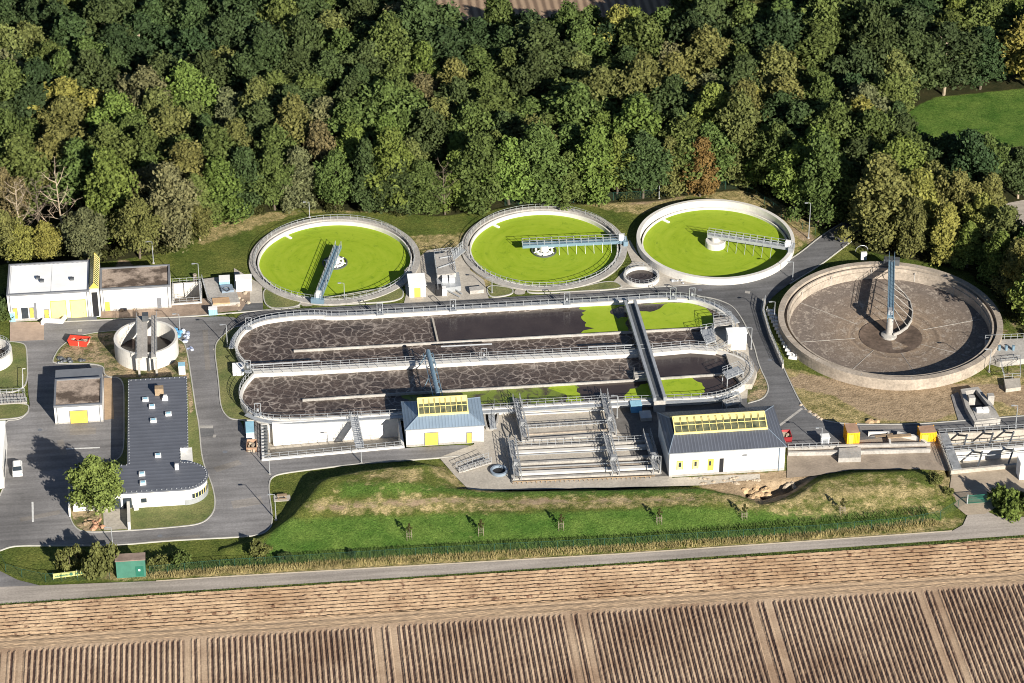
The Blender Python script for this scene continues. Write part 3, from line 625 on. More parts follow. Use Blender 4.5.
# empty basin with rotating scraper bridge
t = thing('empty_basin', 'huge empty round settling basin with bare brown floor and dark bridge', 'settling tank', (*C4, 0))
MB().lathe(C4, [(R4, -0.6), (R4, 1.55), (R4+0.05, 1.56), (R4+0.05, 2.3), (R4-1.15, 2.3), (R4-1.15, 1.2), (R4-1.7, 1.2), (R4-1.7, 2.0), (R4-2.05, 2.0), (R4-2.1, 1.2), (R4-2.3, 1.2), (R4-2.3, -0.6)], 144).build('tank_wall', M['old_conc'], t)
m, nt, b = newmat('stained_basin_floor'); pos = N(nt, 'ShaderNodeNewGeometry').outputs['Position']
sb = N(nt, 'ShaderNodeVectorMath', operation='SUBTRACT'); nt.links.new(pos, sb.inputs[0]); sb.inputs[1].default_value = (C4[0]+1, C4[1]-0.5, 0)
fl = N(nt, 'ShaderNodeVectorMath', operation='MULTIPLY'); fl.inputs[1].default_value = (1, 1, 0); nt.links.new(sb.outputs[0], fl.inputs[0])
ln = N(nt, 'ShaderNodeVectorMath', operation='LENGTH'); nt.links.new(fl.outputs[0], ln.inputs[0])
nzz = N(nt, 'ShaderNodeMath', operation='MULTIPLY_ADD', inp={1: 2.5}); nt.links.new(noise(nt, 0.12, 4), nzz.inputs[0]); nt.links.new(ln.outputs['Value'], nzz.inputs[2])
cb = N(nt, 'ShaderNodeCombineXYZ'); nt.links.new(nzz.outputs[0], cb.inputs[0])
zr_ = N(nt, 'ShaderNodeMapRange', inp={1: 7.0, 2: 19.0}); nt.links.new(nzz.outputs[0], zr_.inputs[0])
r1 = mix(nt, zr_.outputs[0], ramp(nt, noise(nt, 1.1, 4, 0.6, cb.outputs[0]), [(0.3, (0.125,0.088,0.06)), (0.7, (0.42,0.315,0.22))]), (0.165,0.135,0.115))
pt = ramp(nt, noise(nt, 0.6, 7, 0.85), [(0.52, (0,)*3), (0.60, (0.8,)*3)])
r2 = mix(nt, pt, r1, (0.36,0.31,0.26))
r3 = mix(nt, 1.0, r2, ramp(nt, noise(nt, 2.4, 5, 0.85), [(0.32, (0.62,)*3), (0.68, (1.25,)*3)]), 'MULTIPLY')
nt.links.new(r3, b.inputs['Base Color']); b.inputs['Roughness'].default_value = 0.8
MB().lathe(C4, [(0.01, -1.9), (6.3, -1.35), (R4-2.2, -0.45)], 128).build('basin_floor', m, t)
MB().lathe((C4[0]+0.2, C4[1]-0.8), [(0.01, -1.83), (4.5, -1.44), (6.2, -1.27)], 64).build('sludge_patch', mat('wet_sludge_floor', (0.15,0.11,0.085), 0.6, 0.4, 0.35, fine=0.4, fscale=1.5), t)
mb = MB()
for k in range(8):
    a = k*math.pi/4+0.12
    if k in (1, 2): continue
    mb.bar(polar(C4, 7.0, a, -1.28), polar(C4, R4-2.4, a, -0.44), 0.05)
mb.build('floor_joints', M['concrete'], t)
mb = MB(); 
for k in range(14):
    a = k*2*math.pi/14+0.2; mb.obox(polar(C4, R4-0.58, a, 0)[:2], a, 1.1, 0.14, 2.29, 2.315); mb.bar(polar(C4, R4-2.28, a, 1.7), polar(C4, R4-2.28, a, -0.4), 0.10)
mb.build('wall_joints', M['concrete'], t)
th4, _ = ang(C4, 891.5, 262, 2.6)
MB().lathe(C4, [(1.6, -1.8), (1.55, -1.3), (0.75, -1.0), (0.62, 2.7), (0.01, 2.7)], 28).build('centre_column', M['concrete'], t)
e4 = np.array(polar(C4, R4+0.6, th4, 0)[:2]); s4 = np.array(polar(C4, 0.8, th4+math.pi, 0)[:2])
lattice_bridge(t, s4, e4, 3.2, 1.1, M['bsteel'], M['bsteel'], 0.7)
mb = MB(); mb.obox(polar(C4, R4-0.8, th4, 0)[:2], th4+math.pi/2, 3.2, 1.3, 2.3, 3.6); mb.build('end_carriage', M['dsteel'], t)
mb = MB(); mb.obox(polar(C4, 0.6, th4, 0)[:2], th4, 1.2, 0.9, 3.2, 4.2); mb.build('drive_housing', M['steel'], t)
sp = [G(x, y, -1.4) for x, y in ((893,337),(900,334),(907,329),(911.5,322),(912.5,314),(910,304),(904,296),(895,289))]
mb = MB(); mb.wall([q[:2] for q in sp], 0.22, -1.3, -0.65); mb.build('spiral_scraper', M['concrete'], t)
for k, q in enumerate(sp[1:]):
    d = 3.0+k*2.35; g0 = polar(C4, d, th4, 2.4); MB().bar(g0, (q[0], q[1], -0.7), 0.07).build('scraper_arm', M['concrete'], t)
mb = MB(); a1 = th4; q0 = polar(C4, R4-2.3, a1, 0); 
for k in range(4):
    x = e4+np.array([math.cos(a1+math.pi/2), math.sin(a1+math.pi/2)])*1.4*(1 if k % 2 else -1)
    mb.bar((*x, 0.0 if k < 2 else 2.3), (*x, 4.4), 0.07)
mb.build('access_frame', M['steel'], t)

# small thickener pit
CT, RT = ring(623.5, 659.5, 265.5, 284.8, 0.8)
t = thing('thickener_pit', 'small round concrete pit of dark sludge between two green clarifiers', 'tank', (*CT, 0))
MB().lathe(CT, [(RT, -0.3), (RT, 0.8), (RT-0.45, 0.8), (RT-0.45, 0.0)], 64).build('pit_wall', M['white_conc'], t)
mb = MB(); mb.poly(circ(CT, RT-0.4, 48), 0.08); mb.build('sludge_surface', M['darkwater'], t)
r_ = circ(CT, RT-0.2, 24); MB().rail(r_+[r_[0]], 0.8, 0.9, 1.6, 0.03).build('railing', M['steel'], t)

# tall open sludge tank with walkway, front yard
def open_tank(px0, px1, yt, yb, z, label, walk=True):
    c, R = ring(px0, px1, yt, yb, z)
    t = thing('sludge_tank', label, 'tank', (*c, 0))
    MB().lathe(c, [(R, -0.1), (R, z), (R-0.5, z), (R-0.5, 0.3)], 72).build('tank_wall', M['white_conc'], t)
    mb = MB(); mb.poly(circ(c, R-0.45, 48), 0.5); mb.build('sludge_surface', M['darkwater'], t)
    return t, c, R
t, CS, RS = open_tank(113.8, 177.5, 320.5, 353.5, 3.9, 'tall open concrete tank with a double walkway across it', True)
for dx in (-1.35, 1.35):
    mb = MB(); x = CS[0]+dx+0.2; mb.box(x-0.45, CS[1]-RS-2.0, 3.92, x+0.45, CS[1]+RS+0.9, 4.35); mb.build('walkway_beam', M['concrete'], t)
mb = MB(); mb.box(CS[0]-0.7, CS[1]-RS-1.5, 3.95, CS[0]+0.35, CS[1]+RS+0.6, 4.2); mb.build('walkway_deck', M['concrete'], t)
mr = MB()
for dx in (-1.75, 2.2): mr.rail([(CS[0]+dx, CS[1]-RS-1.9), (CS[0]+dx, CS[1]+RS+0.8)], 4.3, 1.1, 1.5, 0.045)
mr.build('railing', M['steel'], t)
mb = MB(); mb.box(CS[0]-0.6, CS[1]+RS-1.2, 4.3, CS[0]+0.6, CS[1]+RS+0.2, 5.6); mb.build('motor_housing', M['dsteel'], t)
mb = MB()
for dx in (-1.4, 1.9): mb.box(CS[0]+dx-0.2, CS[1]-RS-1.9, 0.1, CS[0]+dx+0.2, CS[1]-RS-1.5, 3.92)
mb.build('support_column', M['concrete'], t)
mb = MB(); mb.tube([(CS[0]+0.4, CS[1]-RS-0.3, 0.2), (CS[0]+0.4, CS[1]-RS-0.3, 3.9)], 0.22, 8); mb.build('riser_pipe', M['dsteel'], t)
t, CL, RL = open_tank(-34, 11.5, 338, 362, 2.6, 'open concrete tank cut by the picture edge beside small lawn', False)
mb = MB(); mb.rail(circ(CL, RL-0.2, 30), 2.6, 1.0, 1.6, 0.04); mb.build('railing', M['steel'], t)

# ================================================================ THE LONG AERATION BASIN
RZ, WZ = 1.5, 0.72
UP = [(716,349.5),(728,344),(734,335),(733,322),(727,314.5),(712,305),(690,298.5),(664,297.8),(625,300.5),(430,311.5),(330,317),(319.5,314.8),(290,316.5),(262,320.5),(246,328),(238,337.5),(235.5,347),(240,357),(248,365.5),(255,371)]
LO = [(716,349.5),(735,355),(748,362),(753,371),(748,380.5),(735,389.5),(718,395.5),(700,397.5),(625,400),(500,407.5),(334,416.8),(281,419.5),(262,417),(250,411.5),(242,402.5),(240.5,392),(246,381.5),(255,372.5)]
UPW = chaikin(XY(UP, RZ), False, 2, .25); LOW = chaikin(XY(LO, RZ), False, 2, .25)
basin = thing('aeration_basin', 'long twin-channel aeration basin with foaming dark sludge and a central walkway', 'aeration basin', (*G(480,360)[:2], 0))
mb = MB(); mb.wall(UPW, 0.5, -0.1, RZ, False); mb.build('outer_wall', M['white_conc'], basin)
mb = MB(); mb.wall(LOW, 0.5, -0.1, RZ-0.004, False); mb.build('outer_wall', M['white_conc'], basin)
CW = XY([(254,371.7),(322,368.5),(480,359.5),(625,352.3),(653,350.8),(690,347.5),(716,349.5)], RZ)
mb = MB(); mb.wall(CW, 1.7, -0.1, RZ+0.05); mb.build('centre_walkway', M['white_conc'], basin)
mb = MB(); mb.wall(XY([(293.7,350),(480,339.5),(628,331.3),(714,326.5)], 1.2), 0.28, 0, 1.2); mb.build('channel_divider', M['concrete'], basin)
mb = MB(); mb.wall(XY([(302.5,399.2),(366,395),(480,388.3),(635,379.3),(729,373)], 1.2), 0.28, 0, 1.2); mb.build('channel_divider', M['concrete'], basin)
mb = MB(); mb.wall(XY([(432.5,318),(438,342)], 1.1), 0.35, 0, 1.15); mb.build('cross_wall', M['pave'], basin)
mb = MB(); mb.poly(UPW, WZ); mb.poly(LOW, WZ); mb.build('foaming_sludge', M['foam'], basin)
def rag(pts, amp=1.0, seed=0, ragged=()):   # ragged outline between listed vertices
    r = random.Random(seed); out = []; w = XY(pts, WZ); n = len(w)
    for i in range(n):
        a, b_ = np.array(w[i]), np.array(w[(i+1) % n]); out.append(tuple(a))
        if i in ragged:
            k = max(2, int(np.linalg.norm(b_-a)/0.7)); d = (b_-a)/np.linalg.norm(b_-a); nn = np.array([-d[1], d[0]]); o = 0
            for q in range(1, k): o = 0.6*o+r.gauss(0, amp); out.append(tuple(a+(b_-a)*q/k+nn*o))
    return out
def patch(pts, dz, mname, nm, **k): mb = MB(); mb.poly(rag(pts, **k), WZ+dz); mb.build(nm, M[mname], basin)
patch([(434,318),(585,308),(600,333.5),(438,343)], 0.01, 'darkwater', 'dark_sludge', seed=1)
patch([(580,307),(628,304.5),(634,332),(583,334.5)], 0.02, 'algae', 'algae_patch', seed=2, ragged=(1,3), amp=0.7)
patch([(612,309),(632,308),(632,318),(618,319)], 0.03, 'darkwater', 'dark_sludge', seed=8, ragged=(0,1,2,3), amp=0.35)
patch([(637,305),(664,302.5),(690,303),(706,308),(712,314),(713,327),(641,331.5)], 0.02, 'algae', 'algae_patch', seed=3, ragged=(4,), amp=0.3)
patch([(632,305),(668,303.5),(660,308.5),(634,311)], 0.03, 'darkwater', 'dark_sludge', seed=9, ragged=(1,2), amp=0.35)
patch([(646,354),(700,351),(728,360),(735,372.5),(652,378.5)], 0.01, 'darkwater', 'dark_sludge', seed=4)
patch([(400,394),(582,383),(590,402),(400,413)], 0.01, 'mixalgae', 'torn_algae', seed=5, ragged=(3,), amp=0.6)
patch([(575,383.5),(660,378.5),(665,398.5),(577,403)], 0.02, 'darkwater', 'dark_sludge', seed=6, ragged=(3,), amp=0.6)
patch([(553,385),(578,383.6),(580,402),(566,403)], 0.025, 'algae', 'algae_patch', seed=12, ragged=(1,3), amp=0.5)
patch([(622,400),(630,389),(645,384),(660,382),(664,398)], 0.03, 'algae', 'algae_patch', seed=7, ragged=(0,1,2), amp=0.35)
patch([(652,380),(692,377.5),(702,383),(705,388),(703,396),(662,398)], 0.03, 'algae', 'algae_patch', seed=10, ragged=(1,2,3), amp=0.3)
patch([(690,376.5),(731,373),(742,379),(725,391),(700,396)], 0.022, 'darkwater', 'dark_sludge', seed=11)
def off(pts, d):   # offset polyline
    P_ = [np.array(p) for p in pts]; o = []
    for i in range(len(P_)):
        a = P_[max(i-1, 0)]; b_ = P_[min(i+1, len(P_)-1)]; t_ = (b_-a)/np.linalg.norm(b_-a); o.append(tuple(P_[i]+np.array([-t_[1], t_[0]])*d))
    return o
mr = MB(); mr.rail(off(UPW, -0.35), RZ, 1.1, 1.7, 0.045); mr.rail(off(LOW, 0.35), RZ, 1.1, 1.7, 0.045)
mr.rail(off(CW, 0.75), RZ+0.05, 1.1, 1.8, 0.045); mr.rail(off(CW, -0.75), RZ+0.05, 1.1, 1.8, 0.045); mr.build('railing', M['steel'], basin)
mb = MB(); mb.wall(chaikin(off(XY(UP, RZ), -0.9)[3:17]), 0.9, RZ-0.35, RZ-0.15); mb.build('access_walkway', M['steel'], basin)
mb = MB(); mb.wall(chaikin(off(XY(LO, RZ), 0.9)[5:14]), 0.9, RZ-0.35, RZ-0.15); mb.build('access_walkway', M['steel'], basin)
mb = MB()
for a, b_ in (((441,346.5),(492,344)), ((588,347),(632,345)), ((250,365),(320,361))): 
    q0, q1 = G(*a, RZ+1), G(*b_, RZ+1); MB().bar(q0, q1, 0.16, 8).build('air_pipe', M['steel'], basin)
# concrete decks at the east end
mb = MB(); mb.prism(XY([(713,322),(730,320),(735,330),(731,347),(714,350),(695,350),(702,341),(714,338)], RZ), 0.3, RZ-0.02); mb.build('end_deck', M['pave'], basin)
mb = MB(); mb.prism(XY([(726,354),(745,352),(757,372),(752,384),(742,384),(732,372)], RZ), 0.3, RZ-0.03); mb.build('end_deck', M['pave'], basin)

# steel crossing over both channels
t = thing('channel_crossing', 'twin-beam steel bridge crossing the aeration basin near its algae end', 'footbridge', (*G(645,350)[:2], 0))
a0, a1 = G(630,301,3.0)[:2], G(660,399,3.0)[:2]; d = (a1-a0)/np.linalg.norm(a1-a0); nn = np.array([-d[1], d[0]]); L = np.linalg.norm(a1-a0)
an = math.atan2(d[1], d[0])
for s in (-1, 1): mb = MB(); mb.obox((a0+a1)/2+nn*s*0.95, an, L, 0.55, 2.5, 3.3); mb.build('beam', M['steel'], t)
mb = MB(); mb.obox((a0+a1)/2, an, L-0.5, 1.35, 2.45, 2.6); mb.build('deck', M['dsteel'], t)
for f in (0.01, 0.5, 0.99): q = a0+(a1-a0)*f; MB().obox(q, an, 0.5, 2.2, 0.0, 2.48).build('pier', M['concrete'], t)
mb = MB(); mb.obox(G(640,374,2.0)[:2], an, 2.4, 2.2, 1.5, 1.9); mb.rail([G(634,372,2)[:2], G(634,378,2)[:2], G(645,377,2)[:2]], 1.9); mb.build('side_platform', M['concrete'], t)

# pipe bridge from the blower house to the central walkway
t = thing('pipe_bridge', 'slanting blue-grey air pipe on a lattice trestle behind yellow-windowed blower house', 'pipe', (*G(435,375)[:2], 0))
p0, p1 = G(438,394,5.0), G(428,351,5.0); mb = MB(); mb.bar(p0, p1, 0.42, 10); mb.build('pipe', M['bsteel'], t)
mb = MB(); 
for s in (-0.9, 0.9): mb.bar((p0[0]+s, p0[1], 4.5), (p1[0]+s, p1[1], 4.5), 0.10)
n = 9
for k in range(n): 
    f0, f1 = k/n, (k+1)/n; q0 = p0+(p1-p0)*f0; q1 = p0+(p1-p0)*f1; s = 0.9 if k % 2 else -0.9; mb.bar((q0[0]+s, q0[1], 4.5), (q1[0]-s, q1[1], 4.5), 0.07)
for s in (-1.6, 1.6): mb.bar((p1[0], p1[1]+0.6, 4.6), (p1[0]+s, p1[1]+0.5, RZ), 0.10); mb.bar((p1[0], p1[1]-7, 4.6), (p1[0]+s, p1[1]-7, WZ), 0.09)
mb.build('trestle', M['bsteel'], t)
# hoists along the rims
HO = [(249,329,'at the rounded end near the far rim','far'),(248,372,'where the central walkway meets the rounded end',''),(258,415,'at the rounded end near front rim',''),(380,314.5,'on far basin rim, first along the straight part',''),(453,310.5,'on far basin rim, second along the straight part',''),(567,304,'on far basin rim, third along the straight part',''),(484,360,'halfway along the central walkway',''),(692,299,'at the far rim beside the bright algae',''),(673,299,'on far rim just past the twin-beam bridge','')]
h0 = None
for x, y, s, _ in HO:
    g = G(x, y, RZ)
    if h0 is None:
        h0 = thing('mixer_hoist', '', 'hoist', (g[0], g[1], RZ), 'mixer hoists on the aeration basin')
        mb = MB(); mb.box(g[0]-.7, g[1]-.5, RZ+.03, g[0]+.7, g[1]+.5, RZ+.15); mb.build('base_plate', M['steel'], h0)
        mb = MB(); 
        for sx in (-.55, .55): mb.bar((g[0]+sx, g[1], RZ), (g[0]+sx, g[1], RZ+2.6), 0.07)
        mb.bar((g[0]-.55, g[1], RZ+2.6), (g[0]+.55, g[1], RZ+2.6), 0.07); mb.build('frame', M['steel'], h0)
        mb = MB(); mb.bar((g[0], g[1], RZ+2.5), (g[0], g[1]-1.3, RZ+2.9), 0.06); mb.box(g[0]-.2, g[1]-.2, RZ+.9, g[0]+.2, g[1]+.2, RZ+1.4); mb.build('winch', M['steel'], h0)
        h0['label'] = 'steel mixer hoist '+s
    else: dup(h0, (g[0], g[1], RZ+(0.05 if 350 < y < 375 else 0)), None, 'steel mixer hoist '+s)
# white hut and platforms at the east end
def simple_hut(name, label, cat, pl, pr, yb, ye, back, wallm='plaster', roofm='membrane', z0=0.0, roof_t=0.18, ov=0.12, doors=()):
    g0 = G(pl, yb[0], z0); g1 = G(pr, yb[1], z0); h = HT(pl, yb[0], ye, z0); gb = G(back[0], back[1], z0+h)
    x0, x1 = g0[0], g1[0]; y0 = (g0[1]+g1[1])/2; y1 = gb[1]
    t = thing(name, label, cat, ((x0+x1)/2, y0, z0))
    mb = MB(); mb.box(x0, y0, z0-0.1, x1, y1, z0+h-roof_t); mb.build('wall', M[wallm], t)
    mb = MB(); mb.box(x0-ov, y0-ov, z0+h-roof_t+0.002, x1+ov, y1+ov, z0+h); mb.build('roof', M[roofm], t)
    for fx0, fx1, fz0, fz1, mm_, nm in doors:
        mb = MB(); mb.box(x0+(x1-x0)*fx0, y0-0.06, z0+fz0, x0+(x1-x0)*fx1, y0+0.02, z0+fz1); mb.build(nm, M[mm_], t)
    return t, x0, x1, y0, y1, h
simple_hut('control_hut', 'plain white cube hut at the curved road end of the aeration basin', 'hut', 727.5, 746, (351,349), 334, (727,328), z0=0.04)
simple_hut('control_hut', 'small white hut with one yellow door between two clarifiers', 'hut', 409.5, 426, (297.5,297), 285.5, (407.5,274), doors=[(0.3,0.68,0.05,2.2,'yellow','door')])
simple_hut('control_hut', 'windowless white hut with sloping front beside the clarifier with slanting bridge', 'hut', 236.5, 252, (292,291), 280, (235.5,275))
def platform(name, label, pts, z, legs=True, m='concrete'):
    w = XY(pts, z); c = np.mean(np.array(w), 0); t = thing(name, label, 'platform', (*c, 0)); mb = MB(); mb.prism(w, z-0.2, z); mb.build('deck', M[m], t)
    mb = MB()
    for q in w: q = np.array(q)+(c-np.array(q))*0.08; mb.bar((*q, 0), (*q, z-0.2), 0.12)
    mb.build('supports', M['steel'], t); MB().rail(w+[w[0]], z, 1.1, 1.3, 0.045).build('railing', M['steel'], t); return t
platform('platform', 'raised concrete platform at the algae end beside the white cube hut', [(713,318),(731,316),(732,324),(714,327)], 2.6)
platform('platform', 'angled steel platform over the curved end of the lower channel', [(722,372),(738,366),(744,372),(727,379)], 2.7, m='steel')
platform('platform', 'steel stair landing outside the curved railing near dark-roofed hall', [(722,400),(738,396),(741,402),(726,406)], 1.9, m='concrete')
platform('platform', 'narrow steel platform between white cube hut and dark channel', [(700,330),(712,328),(716,340),(706,344)], 2.3, m='steel')
# ================================================================ BUILDINGS
def front(mb, x0, x1, y0, fx0, fx1, z0, z1, d=0.07):
    mb.box(x0+(x1-x0)*fx0, y0-d, z0, x0+(x1-x0)*fx1, y0+0.02, z1); return mb
M['steel2'] = mat('weathered_galvanised_steel', (0.30,0.31,0.32), 0.55, 0.25, 1.0, metal=0.2)
d_ = .07
def opening(parent, x0, x1, y0, fx0, fx1, z0, z1, m, name, frame=None, handle=True):
    o = MB(); front(o, x0, x1, y0, fx0, fx1, z0, z1); o = o.build(name, M[m], parent)
    a, b_ = x0+(x1-x0)*fx0, x0+(x1-x0)*fx1
    if frame:
        f = MB(); t = 0.12
        f.box(a-t, y0-0.1, z0, a, y0+0.02, z1+t); f.box(b_, y0-0.1, z0, b_+t, y0+0.02, z1+t); f.box(a, y0-0.1, z1, b_, y0+0.02, z1+t)
        f.build('frame', M[frame], o)
    if name in ('door', 'garage_door'): MB().box(a+(b_-a)*.8, y0-d_-.06, z0+1.0, a+(b_-a)*.8+.18, y0-d_, z0+1.12).build('handle', M['metal_edge'], o)
    return o
def flat_building(label, pl, pr, yb, ye, back, roofm, cat='building', name='flat_roofed_hall', par=0.25, z0=0.0):
    g0 = G(pl, yb[0], z0); g1 = G(pr, yb[1], z0); h = HT(pl, yb[0], ye, z0); gb = G(back[0], back[1], z0+h)
    x0, x1 = g0[0], g1[0]; y0 = (g0[1]+g1[1])/2; y1 = gb[1]
    t = thing(name, label, cat, ((x0+x1)/2, y0, z0))
    MB().box(x0, y0, -0.1, x1, y1, h-0.35).build('wall', M['plaster'], t)
    r = MB().box(x0+0.3, y0+0.3, h-0.348, x1-0.3, y1-0.3, h-0.15).build('roof', M[roofm], t)
    k = MB(); w = 0.32
    k.box(x0-.05, y0-.05, h-.346, x1+.05, y0+w, h+.06); k.box(x0-.05, y1-w, h-.346, x1+.05, y1+.05, h+.06)
    for xx in (x0+.5, x1-.5): MB().bar((xx, y0-.1, 0), (xx, y0-.1, h-.3), .07, 6).build('downpipe', M['metal_edge'], t)
    MB().box(x0-.03, y0-.03, -.1, x1+.03, y0+.01, .35).build('plinth', M['concrete'], t)
    k.box(x0-.05, y0+w, h-.346, x0+w, y1-w, h+.06); k.box(x1-w, y0+w, h-.346, x1+.05, y1-w, h+.06); k.build('parapet', M['metal_edge'], t)
    return t, x0, x1, y0, y1, h
# white-roofed hall
t, x0, x1, y0, y1, h = flat_building('long white-roofed hall with yellow garage doors at the forest edge', 9.5, 91.5, (321.5,317), 295, (7.6,264.5), 'membrane')
W = x1-x0
for a, b_, za, zb, mm_, nm, fr in ((0.06,0.105,0.6,3.0,'yellow','door','metal_edge'), (0.155,0.24,0.5,3.1,'glass','window','white'), (0.26,0.305,0.6,2.9,'yellow','door','metal_edge'),
    (0.315,0.345,0.2,4.0,'metal_edge','downpipe',None), (0.435,0.485,0.1,2.3,'yellow','door','metal_edge'), (0.52,0.70,0.1,4.1,'pyellow','garage_door','yellow'), (0.76,0.94,0.1,4.1,'pyellow','garage_door','yellow')):
    opening(t, x0, x1, y0, a, b_, za, zb, mm_, nm, fr)
mb = MB(); 
for k in range(60): mb.box(x0+0.5+k*(W-1)/60, y1-0.55, h-0.14, x0+0.62+k*(W-1)/60, y1-0.4, h-0.08)
for k in range(26): yy = y0+0.6+k*(y1-y0-1.2)/26; mb.box(x0+0.45, yy, h-.14, x0+.6, yy+.12, h-.08); mb.box(x0+W*0.53, yy, h-.148, x0+W*.53+.12, yy+.12, h-.1)
tag(mb.build('roof_studs', M['metal_edge'], t), kind='stuff')
for px, py in ((38,278),(42,281),(72,279)): g = G(px, py, h); MB().box(g[0]-.4, g[1]-.35, h-.14, g[0]+.4, g[1]+.35, h+.3).build('roof_vent', M['dsteel'], t)
# glazed gabled passage between the two halls
gl = G(92,317); X0, X1 = G(91.8,317)[0], G(101,316.5)[0]
t2 = thing('glazed_passage', 'yellow-framed gabled glass passage squeezed between two flat-roofed halls', 'building', ((X0+X1)/2, y0, 0))
MB().box(X0+0.02, y0+0.05, -.1, X1-0.02, y1+.6, h+.12).build('wall', M['plaster'], t2)
xm = (X0+X1)/2; mb = MB(); hz = h+.13; r_ = 1.1
mb.add([(X0,y0+.7,hz),(xm,y0+.7,hz+r_),(X1,y0+.7,hz),(X0,y1+.3,hz),(xm,y1+.3,hz+r_),(X1,y1+.3,hz)], [(0,1,4,3),(1,2,5,4)]); mb.build('glass_roof', M['roofglass'], t2)
mb = MB()
for yy, s in ((y0+.55, 0), (y1+.32, 0)): mb.add([(X0-.05,yy,hz-.1),(X1+.05,yy,hz-.1),(xm,yy,hz+r_+.2),(X0-.05,yy+.15,hz-.1),(X1+.05,yy+.15,hz-.1),(xm,yy+.15,hz+r_+.2)], [(0,1,2),(5,4,3),(0,3,4,1),(1,4,5,2),(2,5,3,0)])
mb.build('gable', M['yellow'], t2)
mb = MB(); n = 15
for k in range(n+1):
    yy = y0+.75+(y1-y0-.6)*k/n
    for xa, xb in ((X0, xm), (X1, xm)): mb.bar((xa,yy,hz+.03),(xb,yy,hz+r_+.03),.06)
for xa in (X0, X1): mb.bar((xa,y0+.7,hz),(xa,y1+.3,hz),.08)
mb.bar((xm,y0+.7,hz+r_+.03),(xm,y1+.3,hz+r_+.03),.08); mb.build('glazing_bars', M['pyellow'], t2)
MB().box(xm-.55, y0-.02, .1, xm+.6, y0+.06, h-.5).build('doorway', M['dark'], t2)
# gravel-roofed hall
t, x0, x1, y0, y1, h = flat_building('white hall with mossy brown gravel roof beside the yellow glass passage', 102, 171.5, (313,306), 290.8, (103,268), 'gravelroof')
opening(t, x0, x1, y0, .05, .12, 0.1, 2.2, 'yellow', 'door', None); opening(t, x0, x1, y0, .80, .86, 0.1, 2.4, 'metal_edge', 'door', None)
# garage
t, x0, x1, y0, y1, h = flat_building('small garage with mossy brown gravel roof and one yellow roller door', 55.6, 103.4, (424,422), 406, (54.6,379.5), 'gravelroof')
opening(t, x0, x1, y0, .32, .68, 0.05, 2.8, 'yellow', 'garage_door', 'metal_edge')
MB().box(x0-.02, y1+.06, -.1, x1-.2, y1+4.6, h-1.1).build('rear_annex', M['plaster'], t)
MB().box(x0-.1, y1+.07, h-1.098, x1-.1, y1+4.7, h-.9).build('annex_roof', M['metalgrey'], t)
# small hall cut by the frame
t, *_ = simple_hut('workshop_hall', 'pale hall at the picture edge beside the white car', 'building', -70, 4.5, (494,487), 470, (3.5,421), roofm='membrane')
MB().box(_[1]-.01, _[2]+2, 1.0, _[1]+.07, _[2]+9, 2.4).build('window', M['glass'], t)

# L-shaped office with rounded end
H = 3.7
A = thing('office_building', 'L-shaped office with dark roof and rounded glazed end wall', 'building', (*G(150,490)[:2], 0))
gA = G(124.5,379.5,H); gB = G(184.5,376.5,H); gC = G(190.5,446,H); xL, xR = G(131,462,H)[0], (gB[0]+gC[0])/2; xL = (gA[0]+xL)/2
yN = (gA[1]+gB[1])/2; yW1 = G(133,464.5,H)[1]; yW0 = G(119,493.3,H)[1]; xW0 = G(71,480,H)[0]
rr = (yW1-yW0)/2; cxr = G(208.3,478,H)[0]-rr; cyr = (yW0+yW1)/2
outline = [(xL,yN),(xL,yW1),(xW0,yW1),(xW0,yW0)]+[(cxr+rr*math.sin(math.pi*k/20)*1.0, cyr-rr*math.cos(math.pi*k/20)) for k in range(21)]
xnotch = G(180,447,H)[0]; ynotch = G(180,447,H)[1]
outline += [(xnotch, yW1), (xnotch, ynotch), (xR, ynotch), (xR, yN)]
def inset(pts, d):
    P_ = [np.array(p) for p in pts]; s = 1 if area(pts) > 0 else -1; o = []; n = len(P_)
    for i in range(n):
        a, b_ = P_[i-1], P_[(i+1) % n]; d1 = P_[i]-a; d2 = b_-P_[i]; d1 /= np.linalg.norm(d1)+1e-9; d2 /= np.linalg.norm(d2)+1e-9
        m_ = np.array([-(d1+d2)[1], (d1+d2)[0]]); m_ /= np.linalg.norm(m_)+1e-9; k = 1/max(.5, m_ @ np.array([-d1[1], d1[0]])); o.append(tuple(P_[i]+m_*d*s*k))
    return o
MB().prism(inset(outline, .25), -.1, H-.3).build('wall', M['plaster'], A)
MB().prism(outline, H-.298, H).build('roof', M['admin_roof'], A)
st = MB(); op = outline
for i in range(len(op)):
    a, b_ = np.array(op[i]), np.array(op[(i+1) % len(op)]); L = np.linalg.norm(b_-a); n = max(1, int(L/.9))
    for k in range(n): q = a+(b_-a)*(k+.5)/n; q = q+(np.mean(np.array(op), 0)-q)/np.linalg.norm(np.mean(np.array(op), 0)-q)*.35; st.box(q[0]-.09, q[1]-.09, H, q[0]+.09, q[1]+.09, H+.12)
tag(st.build('roof_studs', M['steel'], A), kind='stuff')
for px, py in ((145.5,399),(165,398),(152,406),(153.5,420),(168.5,413.5),(158,455),(142,473.5),(143,482.5)):
    g = G(px, py, H+.3); o = MB().box(g[0]-.55, g[1]-.45, H, g[0]+.55, g[1]+.45, H+.45).build('skylight', M['white'], A); MB().box(g[0]-.38, g[1]-.3, H+.451, g[0]+.38, g[1]+.3, H+.5).build('pane', M['lblue'], o)
g = G(160,394,H); MB().box(g[0]-.9, g[1]-.6, H, g[0]+.7, g[1]+.7, H+1.5).build('chimney', M['wood'], A)
for px, py in ((177,469),(165.5,400)): g = G(px, py, H); MB().box(g[0]-.35, g[1]-.3, H, g[0]+.35, g[1]+.3, H+1.0).build('roof_vent', M['white'], A)
